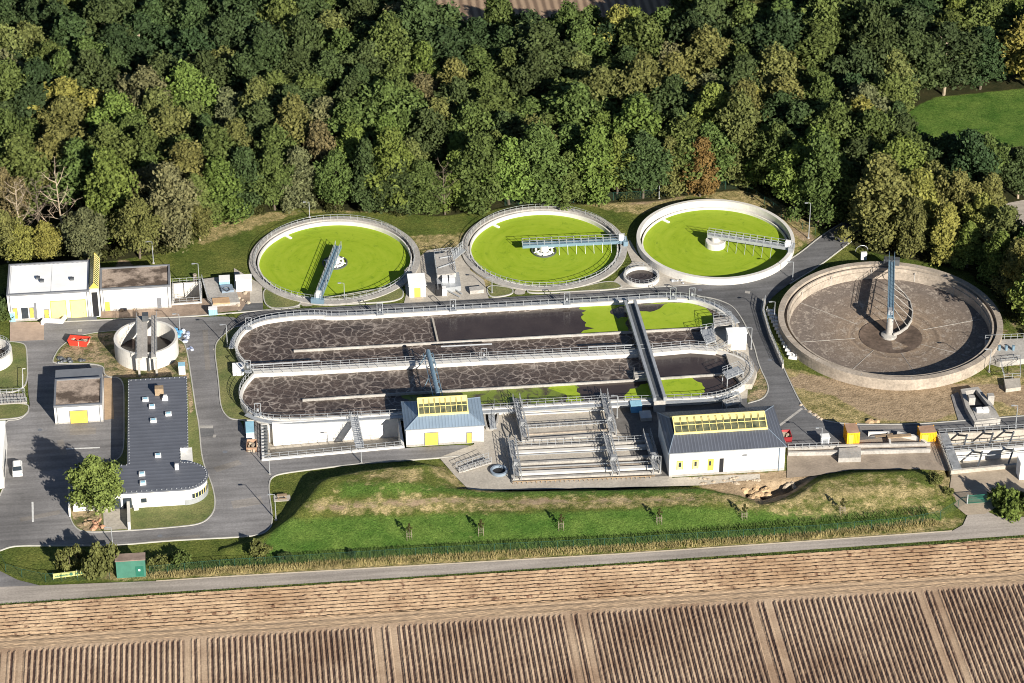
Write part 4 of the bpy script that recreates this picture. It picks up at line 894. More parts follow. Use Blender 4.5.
g0 = G(179,461,2.6); g1 = G(192,447.5,2.6); MB().box(xnotch+.05, yW1+.02, -.1, g1[0], g1[1]-.1, 2.7).build('side_porch', M['plaster'], A)
yf = yW0+.25
for px in (144.5,): g = G(px, 501); MB().box(g[0]-.5, yf-.06, 1.2, g[0]+.5, yf+.02, 2.1).build('window', M['glass'], A)
for px, w_ in ((128,1.6),(117,1.6)): g = G(px, 505); MB().box(g[0]-w_/2, yf-.06, .2, g[0]+w_/2, yf+.02, 2.4).build('window', M['glass'], A)
mb = MB(); mf = MB()
for k in range(2, 9):
    a0_ = math.pi*k/20+.02; a1_ = math.pi*(k+1)/20-.02; R_ = rr-.2
    p = [(cxr+R_*math.sin(a_), cyr-R_*math.cos(a_)) for a_ in (a0_, a1_)]
    mb.wall(p, .12, 1.3, 2.2); 
    if k < 8: q = (cxr+R_*math.sin(a1_+.02), cyr-R_*math.cos(a1_+.02)); mf.bar((*q, 1.2), (*q, 2.3), .09)
wn = mb.build('window_band', M['glass'], A); mf.build('mullions', M['pyellow'], wn)
mb = MB(); mb.wall([(cxr+(rr-.18)*math.sin(math.pi*k/20), cyr-(rr-.18)*math.cos(math.pi*k/20)) for k in range(0, 12)], .1, -.05, 1.15); mb.build('curved_plinth', M['steel'], A)
# entrance side walls
for nm, pts, z, lb in (('entrance_wall', [(128.5,503),(129.5,530)], 1.7, 'short white wall beside the office entrance path, path side of the lawn'),):
    o = MB().wall(XY(pts), .5, 0, z).build(nm, M['white_conc'], None); tag(o, lb, 'wall')
o = MB().wall(XY([(70,506),(70,517)]), .3, 0, 2.0).build('gate_post', M['plaster'], None); tag(o, 'white gate post at the lawn corner under the round tree', 'post')

# monitor-roofed halls
def monitor_hall(label, pl, pr, ybl, ybr, ye, back, mon, roofm, z0=0.0):
    g0 = G(pl, ybl, z0); g1 = G(pr, ybr, z0); h = HT(pl, ybl, ye, z0); gb = G(back[0], back[1], z0+h)
    x0, x1 = g0[0], g1[0]; y0 = (g0[1]+g1[1])/2; y1 = gb[1]; z = z0+h; ym = (y0+y1)/2
    t = thing('monitor_roofed_hall', label, 'building', ((x0+x1)/2, y0, z0))
    MB().box(x0+.15, y0+.15, z0-.1, x1-.15, y1-.15, z-.3).build('wall', M['plaster'], t)
    MB().box(x0, y0, z-.298, x1, y1, z-.12).build('eaves', M['metal_edge'], t)
    MB().box(x0+.12, y0+.12, -.05, x1-.12, y0+.16, .4).build('plinth', M['concrete'], t); MB().bar((x0, y0-.08, z-.12), (x1, y0-.08, z-.12), .1, 6).build('gutter', M['steel'], t)
    rz_ = mon['z']; mx0, mx1 = G(mon['x0'], mon['yb'], z+rz_*.8)[0], G(mon['x1'], mon['yb'], z+rz_*.8)[0]; half = mon['half']
    mb = MB(); a = -.15
    mb.add([(x0-.1,y0-.1,z+a),(x1+.1,y0-.1,z+a),(x1+.1,y1+.1,z+a),(x0-.1,y1+.1,z+a),(mx0-.2,ym-half,z+rz_),(mx1+.2,ym-half,z+rz_),(mx1+.2,ym+half,z+rz_),(mx0-.2,ym+half,z+rz_)],
           [(0,1,5,4),(1,2,6,5),(2,3,7,6),(3,0,4,7),(4,5,6,7)]); mb.build('roof', M[roofm], t)
    hb = MB()
    for i, j in ((0,4),(1,5),(2,6),(3,7)): hb.bar(mb.v[i], mb.v[j], .09)
    hb.build('hip_caps', M['metalroof'], t)
    # ridge glazing: slanted south pane, gabled
    zt = z+rz_+mon['h']; zb = z+rz_+.02; gy0, gy1 = ym-half+.1, ym+half-.1; gm = gy0+(gy1-gy0)*.62
    mb = MB(); mb.add([(mx0,gy0,zb+.25),(mx1,gy0,zb+.25),(mx1,gm,zt),(mx0,gm,zt),(mx1,gy1,zb+.2),(mx0,gy1,zb+.2)], [(0,1,2,3),(3,2,4,5),(0,3,5),(1,4,2)]); g_ = mb.build('ridge_glazing', M['roofglass'], t)
    fr = MB(); n = mon['n']
    fr.box(mx0-.15, gy0-.2, z+rz_-.05, mx1+.15, gy0+.02, zb+.35)
    for xx in (mx0, mx1): fr.bar((xx,gy0,zb+.3),(xx,gm,zt+.03),.13); fr.bar((xx,gm,zt+.03),(xx,gy1,zb+.3),.13)
    fr.bar((mx0,gm,zt+.05),(mx1,gm,zt+.05),.15); fr.bar((mx0,gy1,zb+.25),(mx1,gy1,zb+.25),.12); fr.build('glazing_frame', M['yellow'] if mon.get('yel') else M['pyellow'], t)
    gb_ = MB()
    for k in range(1, n): xx = mx0+(mx1-mx0)*k/n; gb_.bar((xx,gy0,zb+.3),(xx,gm,zt+.03),.055); gb_.bar((xx,gm,zt+.03),(xx,gy1,zb+.3),.05)
    for f in (.45,): yy = gy0+(gm-gy0)*f; zz_ = zb+.3+(zt-zb-.27)*f; gb_.bar((mx0,yy,zz_),(mx1,yy,zz_),.06)
    gb_.build('glazing_bars', M['pyellow'], t)
    bl = MB()
    for k in range(n):     # raised vents along the upper half of the glazing
        xx = mx0+(mx1-mx0)*(k+.12)/n; x2 = mx0+(mx1-mx0)*(k+.88)/n; fa, fb = .62, .95
        ya, yb_ = gy0+(gm-gy0)*fa, gy0+(gm-gy0)*fb; za_, zb_ = zb+.32+(zt-zb-.27)*fa, zb+.32+(zt-zb-.27)*fb
        bl.add([(xx,ya,za_+.06),(x2,ya,za_+.06),(x2,yb_,zb_+.06),(xx,yb_,zb_+.06)], [(0,1,2,3)])
    bl.build('sun_blinds', M['pyellow'], t)
    return t, x0, x1, y0, y1, z
t, x0, x1, y0, y1, z = monitor_hall('smaller blower house with blue-grey hipped roof and yellow ridge window', 405.8, 484.6, 447.5, 442, 430, (399.5,401.5), dict(x0=418.5,x1=468,yb=414,z=1.3,half=2.4,h=1.9,n=9), 'seam_blue')
opening(t, x0, x1, y0+.15, .245, .41, .05, 2.8, 'yellow', 'garage_door', 'metal_edge'); opening(t, x0, x1, y0+.15, .775, .835, .05, 2.3, 'yellow', 'door', 'metal_edge')
g = G(438,393,z); 
t, x0, x1, y0, y1, z = monitor_hall('larger white hall with anthracite hipped roof and long yellow ridge window', 668, 785.3, 476.5, 471, 452.5, (653.5,412.5), dict(x0=673.5,x1=767,yb=430,z=1.3,half=2.7,h=1.6,n=13), 'seam_dark', z0=0.0)
for f0, f1 in ((.075,.118),(.21,.25)): o = opening(t, x0, x1, y0+.15, f0, f1, 1.5, 3.3, 'pyellow', 'window', 'yellow'); front(MB(), x0, x1, y0+.15, f0+.01, f1-.01, 2.1, 3.1, .1).build('pane', M['glass'], o)
o = opening(t, x0, x1, y0+.15, .335, .385, .9, 3.4, 'yellow', 'door', None); front(MB(), x0, x1, y0+.15, .345, .362, 2.0, 3.0, .1).build('pane', M['glass'], o)
opening(t, x0, x1, y0+.15, .435, .47, .4, 3.4, 'dark', 'doorway', None)
front(MB(), x0, x1, y0+.15, .63, .665, 3.7, 4.0, .15).build('louvre', M['metal_edge'], t)
MB().bar((x0+(x1-x0)*.945, y0+.02, 0), (x0+(x1-x0)*.945, y0+.02, z-.3), .1).build('downpipe', M['metalroof'], t)

# green shed
t, x0, x1, y0, y1, h = simple_hut('shed', 'green shed with a brown roof beside the farm road', 'shed', 117, 146, (577.5,576.5), 560.5, (115.5,554.5), 'green', 'ctop', doors=[])
M['shedroof'] = mat('brown_felt_roof', (0.24,0.18,0.15), 0.9, 0.25, 0.8); [c for c in t.children if c.name.startswith('roof')][0].data.materials[0] = M['shedroof']
o = MB().box(x0+(x1-x0)*.66, y0-.05, .1, x0+(x1-x0)*.94, y0+.02, 2.2).build('door', M['dgreen'], t)
MB().box(x0+(x1-x0)*.76, y0-.07, 1.2, x0+(x1-x0)*.82, y0-.04, 1.6).build('notice', M['white'], o)

# ================================================================ SUNKEN WORKS
def lining(parent, pts, z, depth, floorm, floor_z, wallm='white_conc', t=.35):
    w = XY(pts, 0); MB().wall(w, t, -depth, z, True).build('pit_wall', M[wallm], parent); MB().poly(w, floor_z).build('pit_floor', M[floorm], parent)
# truck ramp pit
t = thing('loading_pit', 'white-walled sunken loading ramp below the aeration basin rim', 'pit', (*G(330,440)[:2], 0))
pts = [(262,425),(398,413),(403,446),(263,459)]
w = XY(pts, 0.3); MB().wall(w, .5, -4.5, .35, True).build('pit_wall', M['plaster'], t)
MB().poly(w, -3.6).build('pit_floor', M['pave'], t)
MB().wall(XY([(272,421.5),(398,412.5)], 1.7), .5, -4, RZ-.1).build('rear_wall', M['plaster'], t)
mr = MB(); mr.rail(XY([(262,459),(403,446)], .35), .35, 1.1, 1.6, .045); mr.rail(XY([(262,459),(262,427)], .35), .35, 1.1, 1.6, .045); mr.build('railing', M['steel'], t)
mb = MB(); mb.obox(G(266,441,0)[:2], math.pi/2, 9, 1.2, -3.6, -.6)
mb.build('ramp_wedge', M['pave'], t)
for k in range(9): q = XY([(264.5,428+k*3.2)], 0)[0]; MB().box(q[0]-.5, q[1]-.12, -.2, q[0]+.6, q[1]+.12, .5).build('cover_bar', M['dsteel'], t)
t = thing('stair_bridge', 'steel stair bridge crossing the white loading pit', 'footbridge', (*G(357,430)[:2], 0))
a0, a1 = G(353.5,415,RZ), G(360,448,.4); 
mb = MB(); d = a1-a0; nn = np.array([-d[1], d[0], 0])/np.linalg.norm(d[:2])
for s in (-.7, .7): mb.bar(a0+nn*s, a1+nn*s, .12)
mb.build('stringer', M['steel'], t)
mb = MB(); an = math.atan2(d[1], d[0])
for k in range(18): q = a0+d*(k+.5)/18; mb.obox(q[:2], an, .5, 1.4, q[2]-.06, q[2]); 
mb.build('treads', M['steel'], t)
mb = MB()
for s in (-.7, .7): mb.rail([(a0+nn*s)[:2], (a1+nn*s)[:2]], 0, 1.05, 1.2, .04, zz=[a0[2], a1[2]])
mb.build('railing', M['steel'], t)

# filter / grit channels: lanes separated by concrete walls, a travelling gantry on top
def lanes(label, pts, n, wz, topz, depth, wm, gantries, rails=(0,)):
    w = [np.array(q) for q in XY(pts, topz)]   # order: back-left, back-right, front-right, front-left
    c = sum(w)/4; t = thing('grit_channels', label, 'treatment channels', (*c, 0))
    MB().wall([tuple(q) for q in w], .5, -depth, topz, True).build('outer_wall', M['concrete' if n > 2 else 'pave'], t)
    MB().poly([tuple(q) for q in w], wz).build('channel_water', M[wm], t)
    for k in range(1, n):
        f = k/n; a, b_ = w[0]+(w[3]-w[0])*f, w[1]+(w[2]-w[1])*f
        MB().wall([tuple(a), tuple(b_)], (.35,.8,.3,.55)[k % 4], wz-1, topz-(.5,.02,.8,.1)[k % 4]).build('lane_wall', M[('old_conc','white_conc','concrete','concrete')[k % 4]], t)
    mr = MB()
    for f in rails: a, b_ = w[0]+(w[3]-w[0])*f, w[1]+(w[2]-w[1])*f; mr.rail([tuple(a), tuple(b_)], topz, 1.1, 1.5, .05)
    mr.build('railing', M['steel'], t)
    mb = MB()
    for f in (.3,.7):
        a, b_ = w[0]+(w[3]-w[0])*f, w[1]+(w[2]-w[1])*f; mb.bar((*a, topz+.1), (*b_, topz+.1), .09, 6)
    mb.build('side_pipe', M['steel'], t)
    for f in gantries:
        a, b_ = w[0]+(w[1]-w[0])*f, w[3]+(w[2]-w[3])*f; d = (b_-a)/np.linalg.norm(b_-a); a = a-d*.8; b_ = b_+d*.8; an = math.atan2(d[1], d[0]); L = np.linalg.norm(b_-a); nn = np.array([-d[1], d[0]])
        mb = MB(); mb.obox((a+b_)/2, an, L, .7, topz+.9, topz+1.0)
        for s in (-.65, .65):
            mb.bar((*(a+nn*s), topz+.95), (*(b_+nn*s), topz+.95), .1); mb.rail([tuple(a+nn*s), tuple(b_+nn*s)], topz+1.05, 1.1, 1.3, .05)
            for q in (a, b_): mb.bar((*(q+nn*s), topz), (*(q+nn*s), topz+1), .1)
        mb.obox((a+b_)/2+d*L*.2, an, 1.0, .9, topz+1.05, topz+2.0)
        for k in range(5): mb.bar((*(a+nn*.65), topz+.1), (*(a+d*(1+k)-nn*.65), topz+1), .06)
        mb.build('gantry', M['steel2'], t)
    return t
lanes('rear grit channels with four concrete lanes between the blower house and larger hall', [(515,405),(607,400),(615,433),(523,439)], 5, -.45, .7, 4, 'brownwater', (.02,.97), (0,.75))
lanes('front grit channels with long concrete lanes beside the larger dark-roofed hall', [(508,447),(650,440),(659,471),(513,478)], 6, -.45, .6, 4, 'brownwater', (.03,.70,.98), (0,))
mb = MB(); a, b_ = G(513,484), G(655,478); mb.bar((a[0],a[1],.5), (b_[0],b_[1],.5), .1)
for k in range(30): q = a+(b_-a)*k/30; mb.bar((q[0],q[1],0), (q[0],q[1],.5), .08)
tag(mb.build('guard_rail', M['wood'], None), 'low guard rail along the front edge of the front grit channels', 'railing')
t = thing('wire_staircase', 'steel staircase with railings beside the front grit channels', 'stairs', (*G(470,466)[:2], 0))
a, b_ = G(458,470,.2), G(490,460,1.0); d = b_-a; nn = np.array([-d[1], d[0], 0])/np.linalg.norm(d[:2]); an = math.atan2(d[1], d[0]); mb = MB()
for k in range(10): q = a+d*(k+.5)/10; mb.obox(q[:2], an, .7, 1.5, q[2]-.3, q[2])
mb.build('steps', M['concrete'], t); mb = MB()
for s in (-.8, .8): mb.rail([(a+nn*s)[:2], (b_+nn*s)[:2]], 0, 1.1, 1.0, .045, zz=[a[2], b_[2]])
mb.build('railing', M['steel'], t)
t = thing('inspection_shaft', 'open round shaft with blue rim at the corner of the front grit channels', 'shaft', (*G(499,472)[:2], 0))
c = G(499,472)[:2]; MB().lathe(c, [(1.6,0),(1.6,.55),(1.25,.55),(1.25,-.3)], 32).build('shaft_ring', M['metalroof'], t); MB().poly(circ(c, 1.3, 24), .06).build('shaft_water', M['dark'], t)
# well beside the blower house
t = thing('pump_shaft', 'dark oval pump shaft with steel ladder bridge beside the blower house', 'shaft', (*G(491,412)[:2], 0))
o_ = XY([(484,410),(486,405),(492,403.5),(497,405),(498.5,412),(497,423),(492,429),(487,428),(485,420)], .4)
MB().wall(o_, .35, -.05, .5, True).build('shaft_wall', M['concrete'], t); MB().poly(o_, .07).build('shaft_floor', M['dark'], t)
q0, q1 = G(491,404,.6), G(491.5,429,.6); MB().obox((q0+q1)[:2]/2, math.pi/2, np.linalg.norm(q1-q0), 1.2, .5, .7).rail([q0[:2]+[.6,0], q1[:2]+[.6,0]], .7).build('ladder_bridge', M['steel'], t)
mb = MB(); q = [G(502,424), G(503,430), G(506,437), G(510,438), G(511,434), G(507,430), G(503.5,425)]; mb.tube([(a[0],a[1],.16) for a in q], .1, 6); tag(mb.build('hose', M['dsteel'], None), 'dark hose lying in a loop beside the rear grit channels', 'hose')

# east inlet channels
t = lanes('wide inlet channels with steel flap frames at the picture edge', [(938,434),(1078,426),(1078,458),(952,470)], 2, -1.3, .8, 4, 'pave', (), (0,.5))
c4 = XY([(938,434),(1078,426),(1078,458),(952,470)], .8); c4 = [np.array(q) for q in c4]
mb = MB()
for lane, fs in ((0, (.14,.33,.48)), (1, (.21,.45))):
    for f in fs:
        p = c4[0]+(c4[1]-c4[0])*f; q = c4[3]+(c4[2]-c4[3])*f; a = p+(q-p)*(lane/2+.05); b_ = p+(q-p)*((lane+1)/2-.05); m_ = (a+b_)/2+np.array([1.2, 0])
        mb.bar((*a, .7), (*m_, 2.0), .2); mb.bar((*b_, .7), (*(m_-(b_-a)*.1), 2.0), .2)
mb.build('flap_frame', M['dsteel'], t)
MB().rail([tuple(c4[0]), tuple(c4[3])], .8, 1.1, 1.0, .05).obox((c4[0]+c4[3])/2+np.array([1.0,0]), math.atan2(*(c4[3]-c4[0])[::-1]), np.linalg.norm(c4[3]-c4[0]), 1.6, .82, 1.0).build('end_platform', M['steel2'], t)
# narrow inlet channel to the east of the big hall
t = thing('inlet_channel', 'narrow concrete inlet channel running from the big hall past yellow containers', 'channel', (*G(860,452)[:2], 0))
for y_, th_ in ((446.5,.5),(452.5,.45)):
    MB().wall(XY([(788,y_+4.5 if y_ < 450 else y_+3),(838,y_+2),(930,y_-.5)]), th_, -.1, .8).build('channel_wall', M['concrete'], t)
MB().wall(XY([(788,451),(838,450),(930,448)]), 2.0, -.1, .25).build('channel_bed', M['old_conc'], t)
MB().rail(XY([(788,449),(838,447)], .8), .8, 1.1, 1.3, .05).build('railing', M['steel'], t)
MB().prism(XY([(839,448),(861,447),(861,457.5),(838.5,458)], 1.0), -.1, 1.0).build('channel_cover', M['concrete'], t)
t = thing('inlet_channel', 'short dirty channel section with planks between two yellow containers', 'channel', (*G(890,445)[:2], 0))
MB().wall(XY([(868,436),(888,435.5),(890,447)]), .35, -.1, .9).build('channel_wall', M['white_conc'], t); MB().wall(XY([(897,436),(917,440),(926,446)]), .5, -.1, .9).build('channel_wall', M['white_conc'], t)
mb = MB(); mb.obox(G(884,437,.6)[:2], .1, 3.5, .6, .9, 1.0); mb.obox(G(899,438,.6)[:2], .05, 4.5, .8, .95, 1.15); mb.build('planks', M['wood'], t)

# sunken pit beside the gravel-roofed hall
t = thing('sunken_pit', 'railed rectangular pit beside the mossy gravel-roofed hall', 'pit', (*G(187,295)[:2], 0))
w = XY([(173,284),(201,282),(201,302),(173,304)], .2); MB().wall(w, .4, -4.5, .3, True).build('pit_wall', M['white_conc'], t); MB().poly(w, -3.0).build('pit_floor', M['old_conc'], t)
MB().rail(w+[w[0]], .3, 1.1, 1.4, .05).build('railing', M['steel'], t)
mb = MB(); q = G(186,296,-3); mb.bar((q[0], q[1]+2, -2.6), (q[0]+3, q[1]+2, -2.6), .5, 10); mb.bar((q[0]+2, q[1]+2, -2.6), (q[0]+2, q[1]+2, .8), .4, 10); mb.build('pipes', M['old_conc'], t)
# machinery deck
t = thing('machinery_deck', 'rusty machinery deck with concrete slabs next to the railed pit', 'platform', (*G(218,295)[:2], 0))
MB().prism(XY([(202,279),(218,277),(236,290),(240,302),(212,304),(208,300)], .7), 0, .7).build('deck', M['concrete'], t)
MB().prism(XY([(212,298),(229,297),(230,302.5),(213,303.5)], 1.0), .702, 1.0).build('rusty_slab', mat('rust_stained_slab', (0.50,0.33,0.19), .85, .25, .6), t)
MB().prism(XY([(220,286),(232,285),(234,291),(222,292.5)], .9), .705, 1.15).build('hatch', M['metalroof'], t)
MB().rail(XY([(202,279),(208,300),(212,304)], .7), .7, 1.1, 1.2, .05).build('railing', M['steel'], t)
mb = MB(); q = [G(*a, 1.3) for a in ((222,288),(227,291.5),(230,290),(228,287),(224,288))]; mb.tube(q, .09, 5); mb.build('hose', M['dsteel'], t)
def crate(name, label, cat, pl, pr, yb, h, dep, m, rot=0.0, z0=0.0, extra=None):
    a, b_ = G(pl, yb, z0), G(pr, yb, z0); c = (a+b_)/2; wdt = b_[0]-a[0]; t = thing(name, label, cat, (c[0], c[1]+dep/2, z0)); 
    MB().box(c[0]-wdt/2, c[1], z0, c[0]+wdt/2, c[1]+dep, z0+h).build('body', M[m], t)
    rim = MB()
    for sx in (-1, 1):
        for yy in (c[1], c[1]+dep): rim.box(c[0]+sx*wdt/2-.07, yy-.07, z0+.01, c[0]+sx*wdt/2+.07, yy+.07, z0+h+.05)
    for yy in (c[1], c[1]+dep): rim.box(c[0]-wdt/2, yy-.06, z0+h-.1, c[0]+wdt/2, yy+.06, z0+h+.05)
    for sx in (-1, 1): rim.box(c[0]+sx*wdt/2-.05, c[1]+.06, z0+h-.1, c[0]+sx*wdt/2+.05, c[1]+dep-.06, z0+h+.05)
    rim.build('edge_frame', M[extra or m], t); t.rotation_euler.z = rot
    return t
def container(label, pl, pr, yb, ytop, L, name='shipping_container', rot=0.0):
    a, b_ = G(pl, yb), G(pr, yb); c = (a+b_)/2; W_ = b_[0]-a[0]; h = HT(pl, yb, ytop); t = thing(name, label, 'container', (c[0], c[1]+L/2, 0)); 
    x0, x1, y0, y1 = c[0]-W_/2, c[0]+W_/2, c[1], c[1]+L
    MB().box(x0, y0, .15, x1, y1, h-.03).build('body', M['ocontainer'], t)
    MB().box(x0+.02, y0+.02, h-.028, x1-.02, y1-.02, h+.02).build('roof', M['ctop'], t)
    rb = MB()
    for k in range(int(W_/.3)): rb.box(x0+.12+k*.3, y0-.05, .3, x0+.22+k*.3, y0+.01, h-.2)
    for k in range(int(L/.3)): 
        for xx in (x0-.05, x1): rb.box(xx, y0+.12+k*.3, .3, xx+.05, y0+.22+k*.3, h-.2)
    rb.build('corrugation', M['ocontainer'], t)
    cn = MB()
    for xx in (x0, x1-.15):
        for yy in (y0, y1-.15): cn.box(xx-.03, yy-.03, .0, xx+.18, yy+.18, h+.04)
    cn.build('corner_posts', M['ocontainer'], t); MB().box(x0+.3, y0-.08, .5, x0+W_*.5, y0-.04, h-.4).build('door', M['yellow'], t)
    t.rotation_euler.z = rot
    return t
container('tall orange-yellow container with bare tan top beside the concrete channel cover', 846.5, 859, 446.5, 433, 3.2)
container('shorter orange-yellow container with rusty top at the road beside the channel frames', 919.5, 936, 442.5, 432.8, 2.4)
simple_hut('switch_cabinet', 'small white switch cabinet between the red skip and first yellow container', 'cabinet', 821.5, 829, (446,445.5), 437.5, (821.5,434), 'white', 'white', doors=[(.15,.85,.2,1.5,'steel','door')])
# ================================================================ SMALL THINGS
# lamp posts: base pixel, top pixel, label
LP = [(153.5,263,243,'on the grass behind the gravel-roofed hall',0),(200.6,303,266,'at the railed pit beside the machinery deck',0),(180,331,315,'beside the blue tarpaulin heap near the open sludge tank',0),
(227.5,347,326,'on the lawn corner at the rounded basin end',0),(309.6,217,203,'behind the clarifier with slanting bridge',0),(344.5,299,284,'in front of the clarifier with slanting bridge',0),
(492,293,282,'in front of the clarifier with level bridge',0),(659,198,183,'at the forest edge behind the two right clarifiers',1),(808.5,238,205,'tall, on bare slope beside the road into the forest',1),
(792.5,280,263,'at the bend between plain-rimmed clarifier and empty basin',0),(751,349,329,'at the road bend beside the white cube hut',0),(774,322,303,'behind the curved retaining wall of the empty basin',0),
(269.8,474,457,'at the outer corner of the white loading pit',0),(276,520,496,'at the grass corner beside the wooden planter',0),(361.5,463,443,'on the kerb of the ramp road below the stair bridge',0),
(112.5,544,530,'at the kerb opposite the office entrance',0),(617,418,397,'between rear grit channels and larger hall',0),(989,371.5,350.5,'in the shade at the end of the empty basin wall',1),
(1015,431,407,'on the road above the wide inlet channels',1),(821,446,429,'beside the small white switch cabinet',0),(660.5,473,457,'at the front left corner of the larger hall',0)]
def lamp_post(px, yb, yt, lab):
    g = G(px, yb); z = max(0.0, gz(g[0], g[1])); h = min(9.5, max(3.6, HT(px, yb, yt)*1.06))
    t = thing('lamp_post', 'slim grey lamp post '+lab, 'lamp post', (g[0], g[1], z), 'lamp posts along the plant roads')
    MB().bar((g[0],g[1],z-.2), (g[0],g[1],z+h), .11, 8, .06).build('pole', M['steel'], t)
    MB().bar((g[0],g[1],z+h-.02), (g[0]-.7,g[1],z+h+.1), .05).box(g[0]-1.25, g[1]-.14, z+h+.03, g[0]-.6, g[1]+.14, z+h+.16).build('lamp_head', M['steel'], t)
    MB().lathe((g[0],g[1]), [(.01,z+.12),(.26,z+.12),(.26,z-.1)], 10).build('base', M['concrete'], t)
for a, b_, c, l, _ in LP: lamp_post(a, b_, c, l)

# white car
def car(px, py, rz, label):
    g = G(px, py); t = thing('parked_car', label, 'car', (g[0], g[1], .03)); 
    def prof(ys, zs, hw, m, nm, inset_=0):
        mb = MB(); n = len(ys); v = []
        for s in (-1, 1):
            for y_, z_ in zip(ys, zs): v.append((g[0]+s*(hw-(inset_ if z_ > .95 else 0)), g[1]+y_, z_+.03))
        f = [tuple(range(n))[::-1], tuple(range(n, 2*n))]+[(i,(i+1)%n,n+(i+1)%n,n+i) for i in range(n)]; mb.add(v, f); return mb.build(nm, m, t)
    b_ = prof([-2.05,-2.1,-1.95,-1.1,1.9,2.05,2.0], [.25,.6,.82,.95,.98,.7,.25], .88, M['white'], 'body')
    prof([-1.15,-.45,1.3,1.95], [.94,1.42,1.46,.97], .80, M['glass'], 'windows', .12)
    MB().box(g[0]-.66, g[1]-.45, 1.46, g[0]+.66, g[1]+1.35, 1.52).build('roof', M['white'], t)
    for sx in (-1, 1):
        for yy in (-1.3, 1.3):
            w = MB(); n = 16; v = []
            for xx in (.72, .90):
                for k in range(n): v.append((g[0]+sx*xx, g[1]+yy+.31*math.cos(2*math.pi*k/n), .34+.31*math.sin(2*math.pi*k/n)))
            w.add(v, [tuple(range(n)), tuple(range(n, 2*n))[::-1]]+[(i,(i+1)%n,n+(i+1)%n,n+i) for i in range(n)]); w = w.build('wheel', M['tyre'], t)
        MB().box(g[0]+sx*.62-.16, g[1]-2.12, .62, g[0]+sx*.62+.16, g[1]-2.0, .78).build('headlight', M['lblue'], t)
        MB().box(g[0]+sx*.70-.12, g[1]+2.0, .62, g[0]+sx*.70+.12, g[1]+2.07, .82).build('tail_light', M['red'], t)
    t.rotation_euler.z = rz
car(17.8, 471.5, .05, 'small white car parked in the yard beside the pale hall')
# skips and containers
def skip(name, label, px, py, L, W_, H_, m, rz, z=.05):
    g = G(px, py); t = thing(name, label, 'skip', (g[0], g[1], z)); a, b_ = L/2, W_/2; q = .45
    v = [(-a+q,-b_,0),(a-q,-b_,0),(a-q,b_,0),(-a+q,b_,0),(-a,-b_,H_),(a,-b_,H_),(a,b_,H_),(-a,b_,H_)]
    v2 = [(x*.93,y*.9,max(z_-.0,.12)) for x,y,z_ in v]; v = [(g[0]+x,g[1]+y,z+z_) for x,y,z_ in v+v2]
    MB().add(v, [(0,1,5,4),(1,2,6,5),(2,3,7,6),(3,0,4,7),(0,3,2,1),(8,12,13,9),(9,13,14,10),(10,14,15,11),(11,15,12,8),(8,9,10,11),(4,5,13,12),(5,6,14,13),(6,7,15,14),(7,4,12,15)]).build('body', M[m], t)
    r = random.Random(int(px)); mb = MB()
    for k in range(14): x, y = r.uniform(-a*.75,a*.75), r.uniform(-b_*.7,b_*.7); mb.obox((g[0]+x,g[1]+y), r.random()*3, r.uniform(.3,1.1), r.uniform(.2,.5), z+.1, z+H_*r.uniform(.55,.95))
    mb.build('rubble_load', M['rock'], t); t.rotation_euler.z = rz; return t
M['darkred'] = mat('dark_red_paint', (.28,.03,.035), .5, .15, 1.0)
skip('red_skip', 'red skip filled with rubble on weedy ground beside the open sludge tank', 79.5, 344, 4.2, 2.0, 1.25, 'red', -.28)
skip('red_skip', 'dark red skip against the side of the larger dark-roofed hall', 785.5, 440, 2.6, 2.0, 1.4, 'darkred', 1.57)
skip('rubble_skip', 'open skip of rubble with rusty rim below the blue box container', 252, 449, 2.8, 1.9, 1.2, 'ctop', 1.5)
def small_box(name, label, cat, px0, px1, yb, yt, dep, m, top, z0=.05):
    a, b_ = G(px0, yb, z0), G(px1, yb, z0); h = HT(px0, yb, yt, z0); t = thing(name, label, cat, ((a[0]+b_[0])/2, a[1], z0))
    MB().box(a[0], a[1], z0, b_[0], a[1]+dep, z0+h-.15).build('body', M[m], t); MB().box(a[0]-.04, a[1]-.04, z0+h-.148, b_[0]+.04, a[1]+dep+.04, z0+h).build('lid', M[top], t)
    mb = MB()
    for k in range(5): x = a[0]+(b_[0]-a[0])*(k+.5)/5; mb.box(x-.05, a[1]-.05, z0+.1, x+.05, a[1]+.01, z0+h-.3)
    mb.build('ribs', M[m], t); return t
small_box('box_container', 'box container with light blue lid beside the white loading pit', 'container', 246.5, 254.5, 439.5, 432.5, 3.6, 'white', 'lblue')
small_box('blue_box', 'blue equipment box in front of the machinery deck', 'box', 209, 217.5, 315.5, 309, .9, 'lblue', 'white')
small_box('blue_crate', 'blue bin inside the fenced corner of the machinery deck', 'bin', 219.5, 230, 285.5, 281, 2.2, 'lblue', 'white', .7)
small_box('toilet_cabin', 'light blue portable cabin on the rough ground behind the office', 'cabin', 179, 185.5, 375, 366, 1.3, 'white', 'lblue', .12)
small_box('steel_cabinet', 'white steel cabinet on the lawn at the basin left end', 'cabinet', 233, 244, 376, 371.5, 3.0, 'white', 'membrane', .12)
small_box('switch_box', 'grey switch box at the small hall forecourt beside terracotta paving', 'box', 10.5, 15.5, 322, 312.5, .9, 'lblue', 'white', .03)
small_box('switch_box', 'low pale box on the forecourt near first yellow door', 'box', 17.5, 22.5, 318.5, 314, .9, 'white', 'membrane', .03)
small_box('crate', 'yellow crate at the wall of the gravel-roofed hall', 'crate', 109.5, 115, 306.5, 301, 1.0, 'yellow', 'ocontainer', .02)
small_box('crate', 'pale timber crate leaning by yellow crate at the gravel-roofed hall', 'crate', 104.5, 109, 307, 301.5, 1.0, 'wood', 'sand', .02)
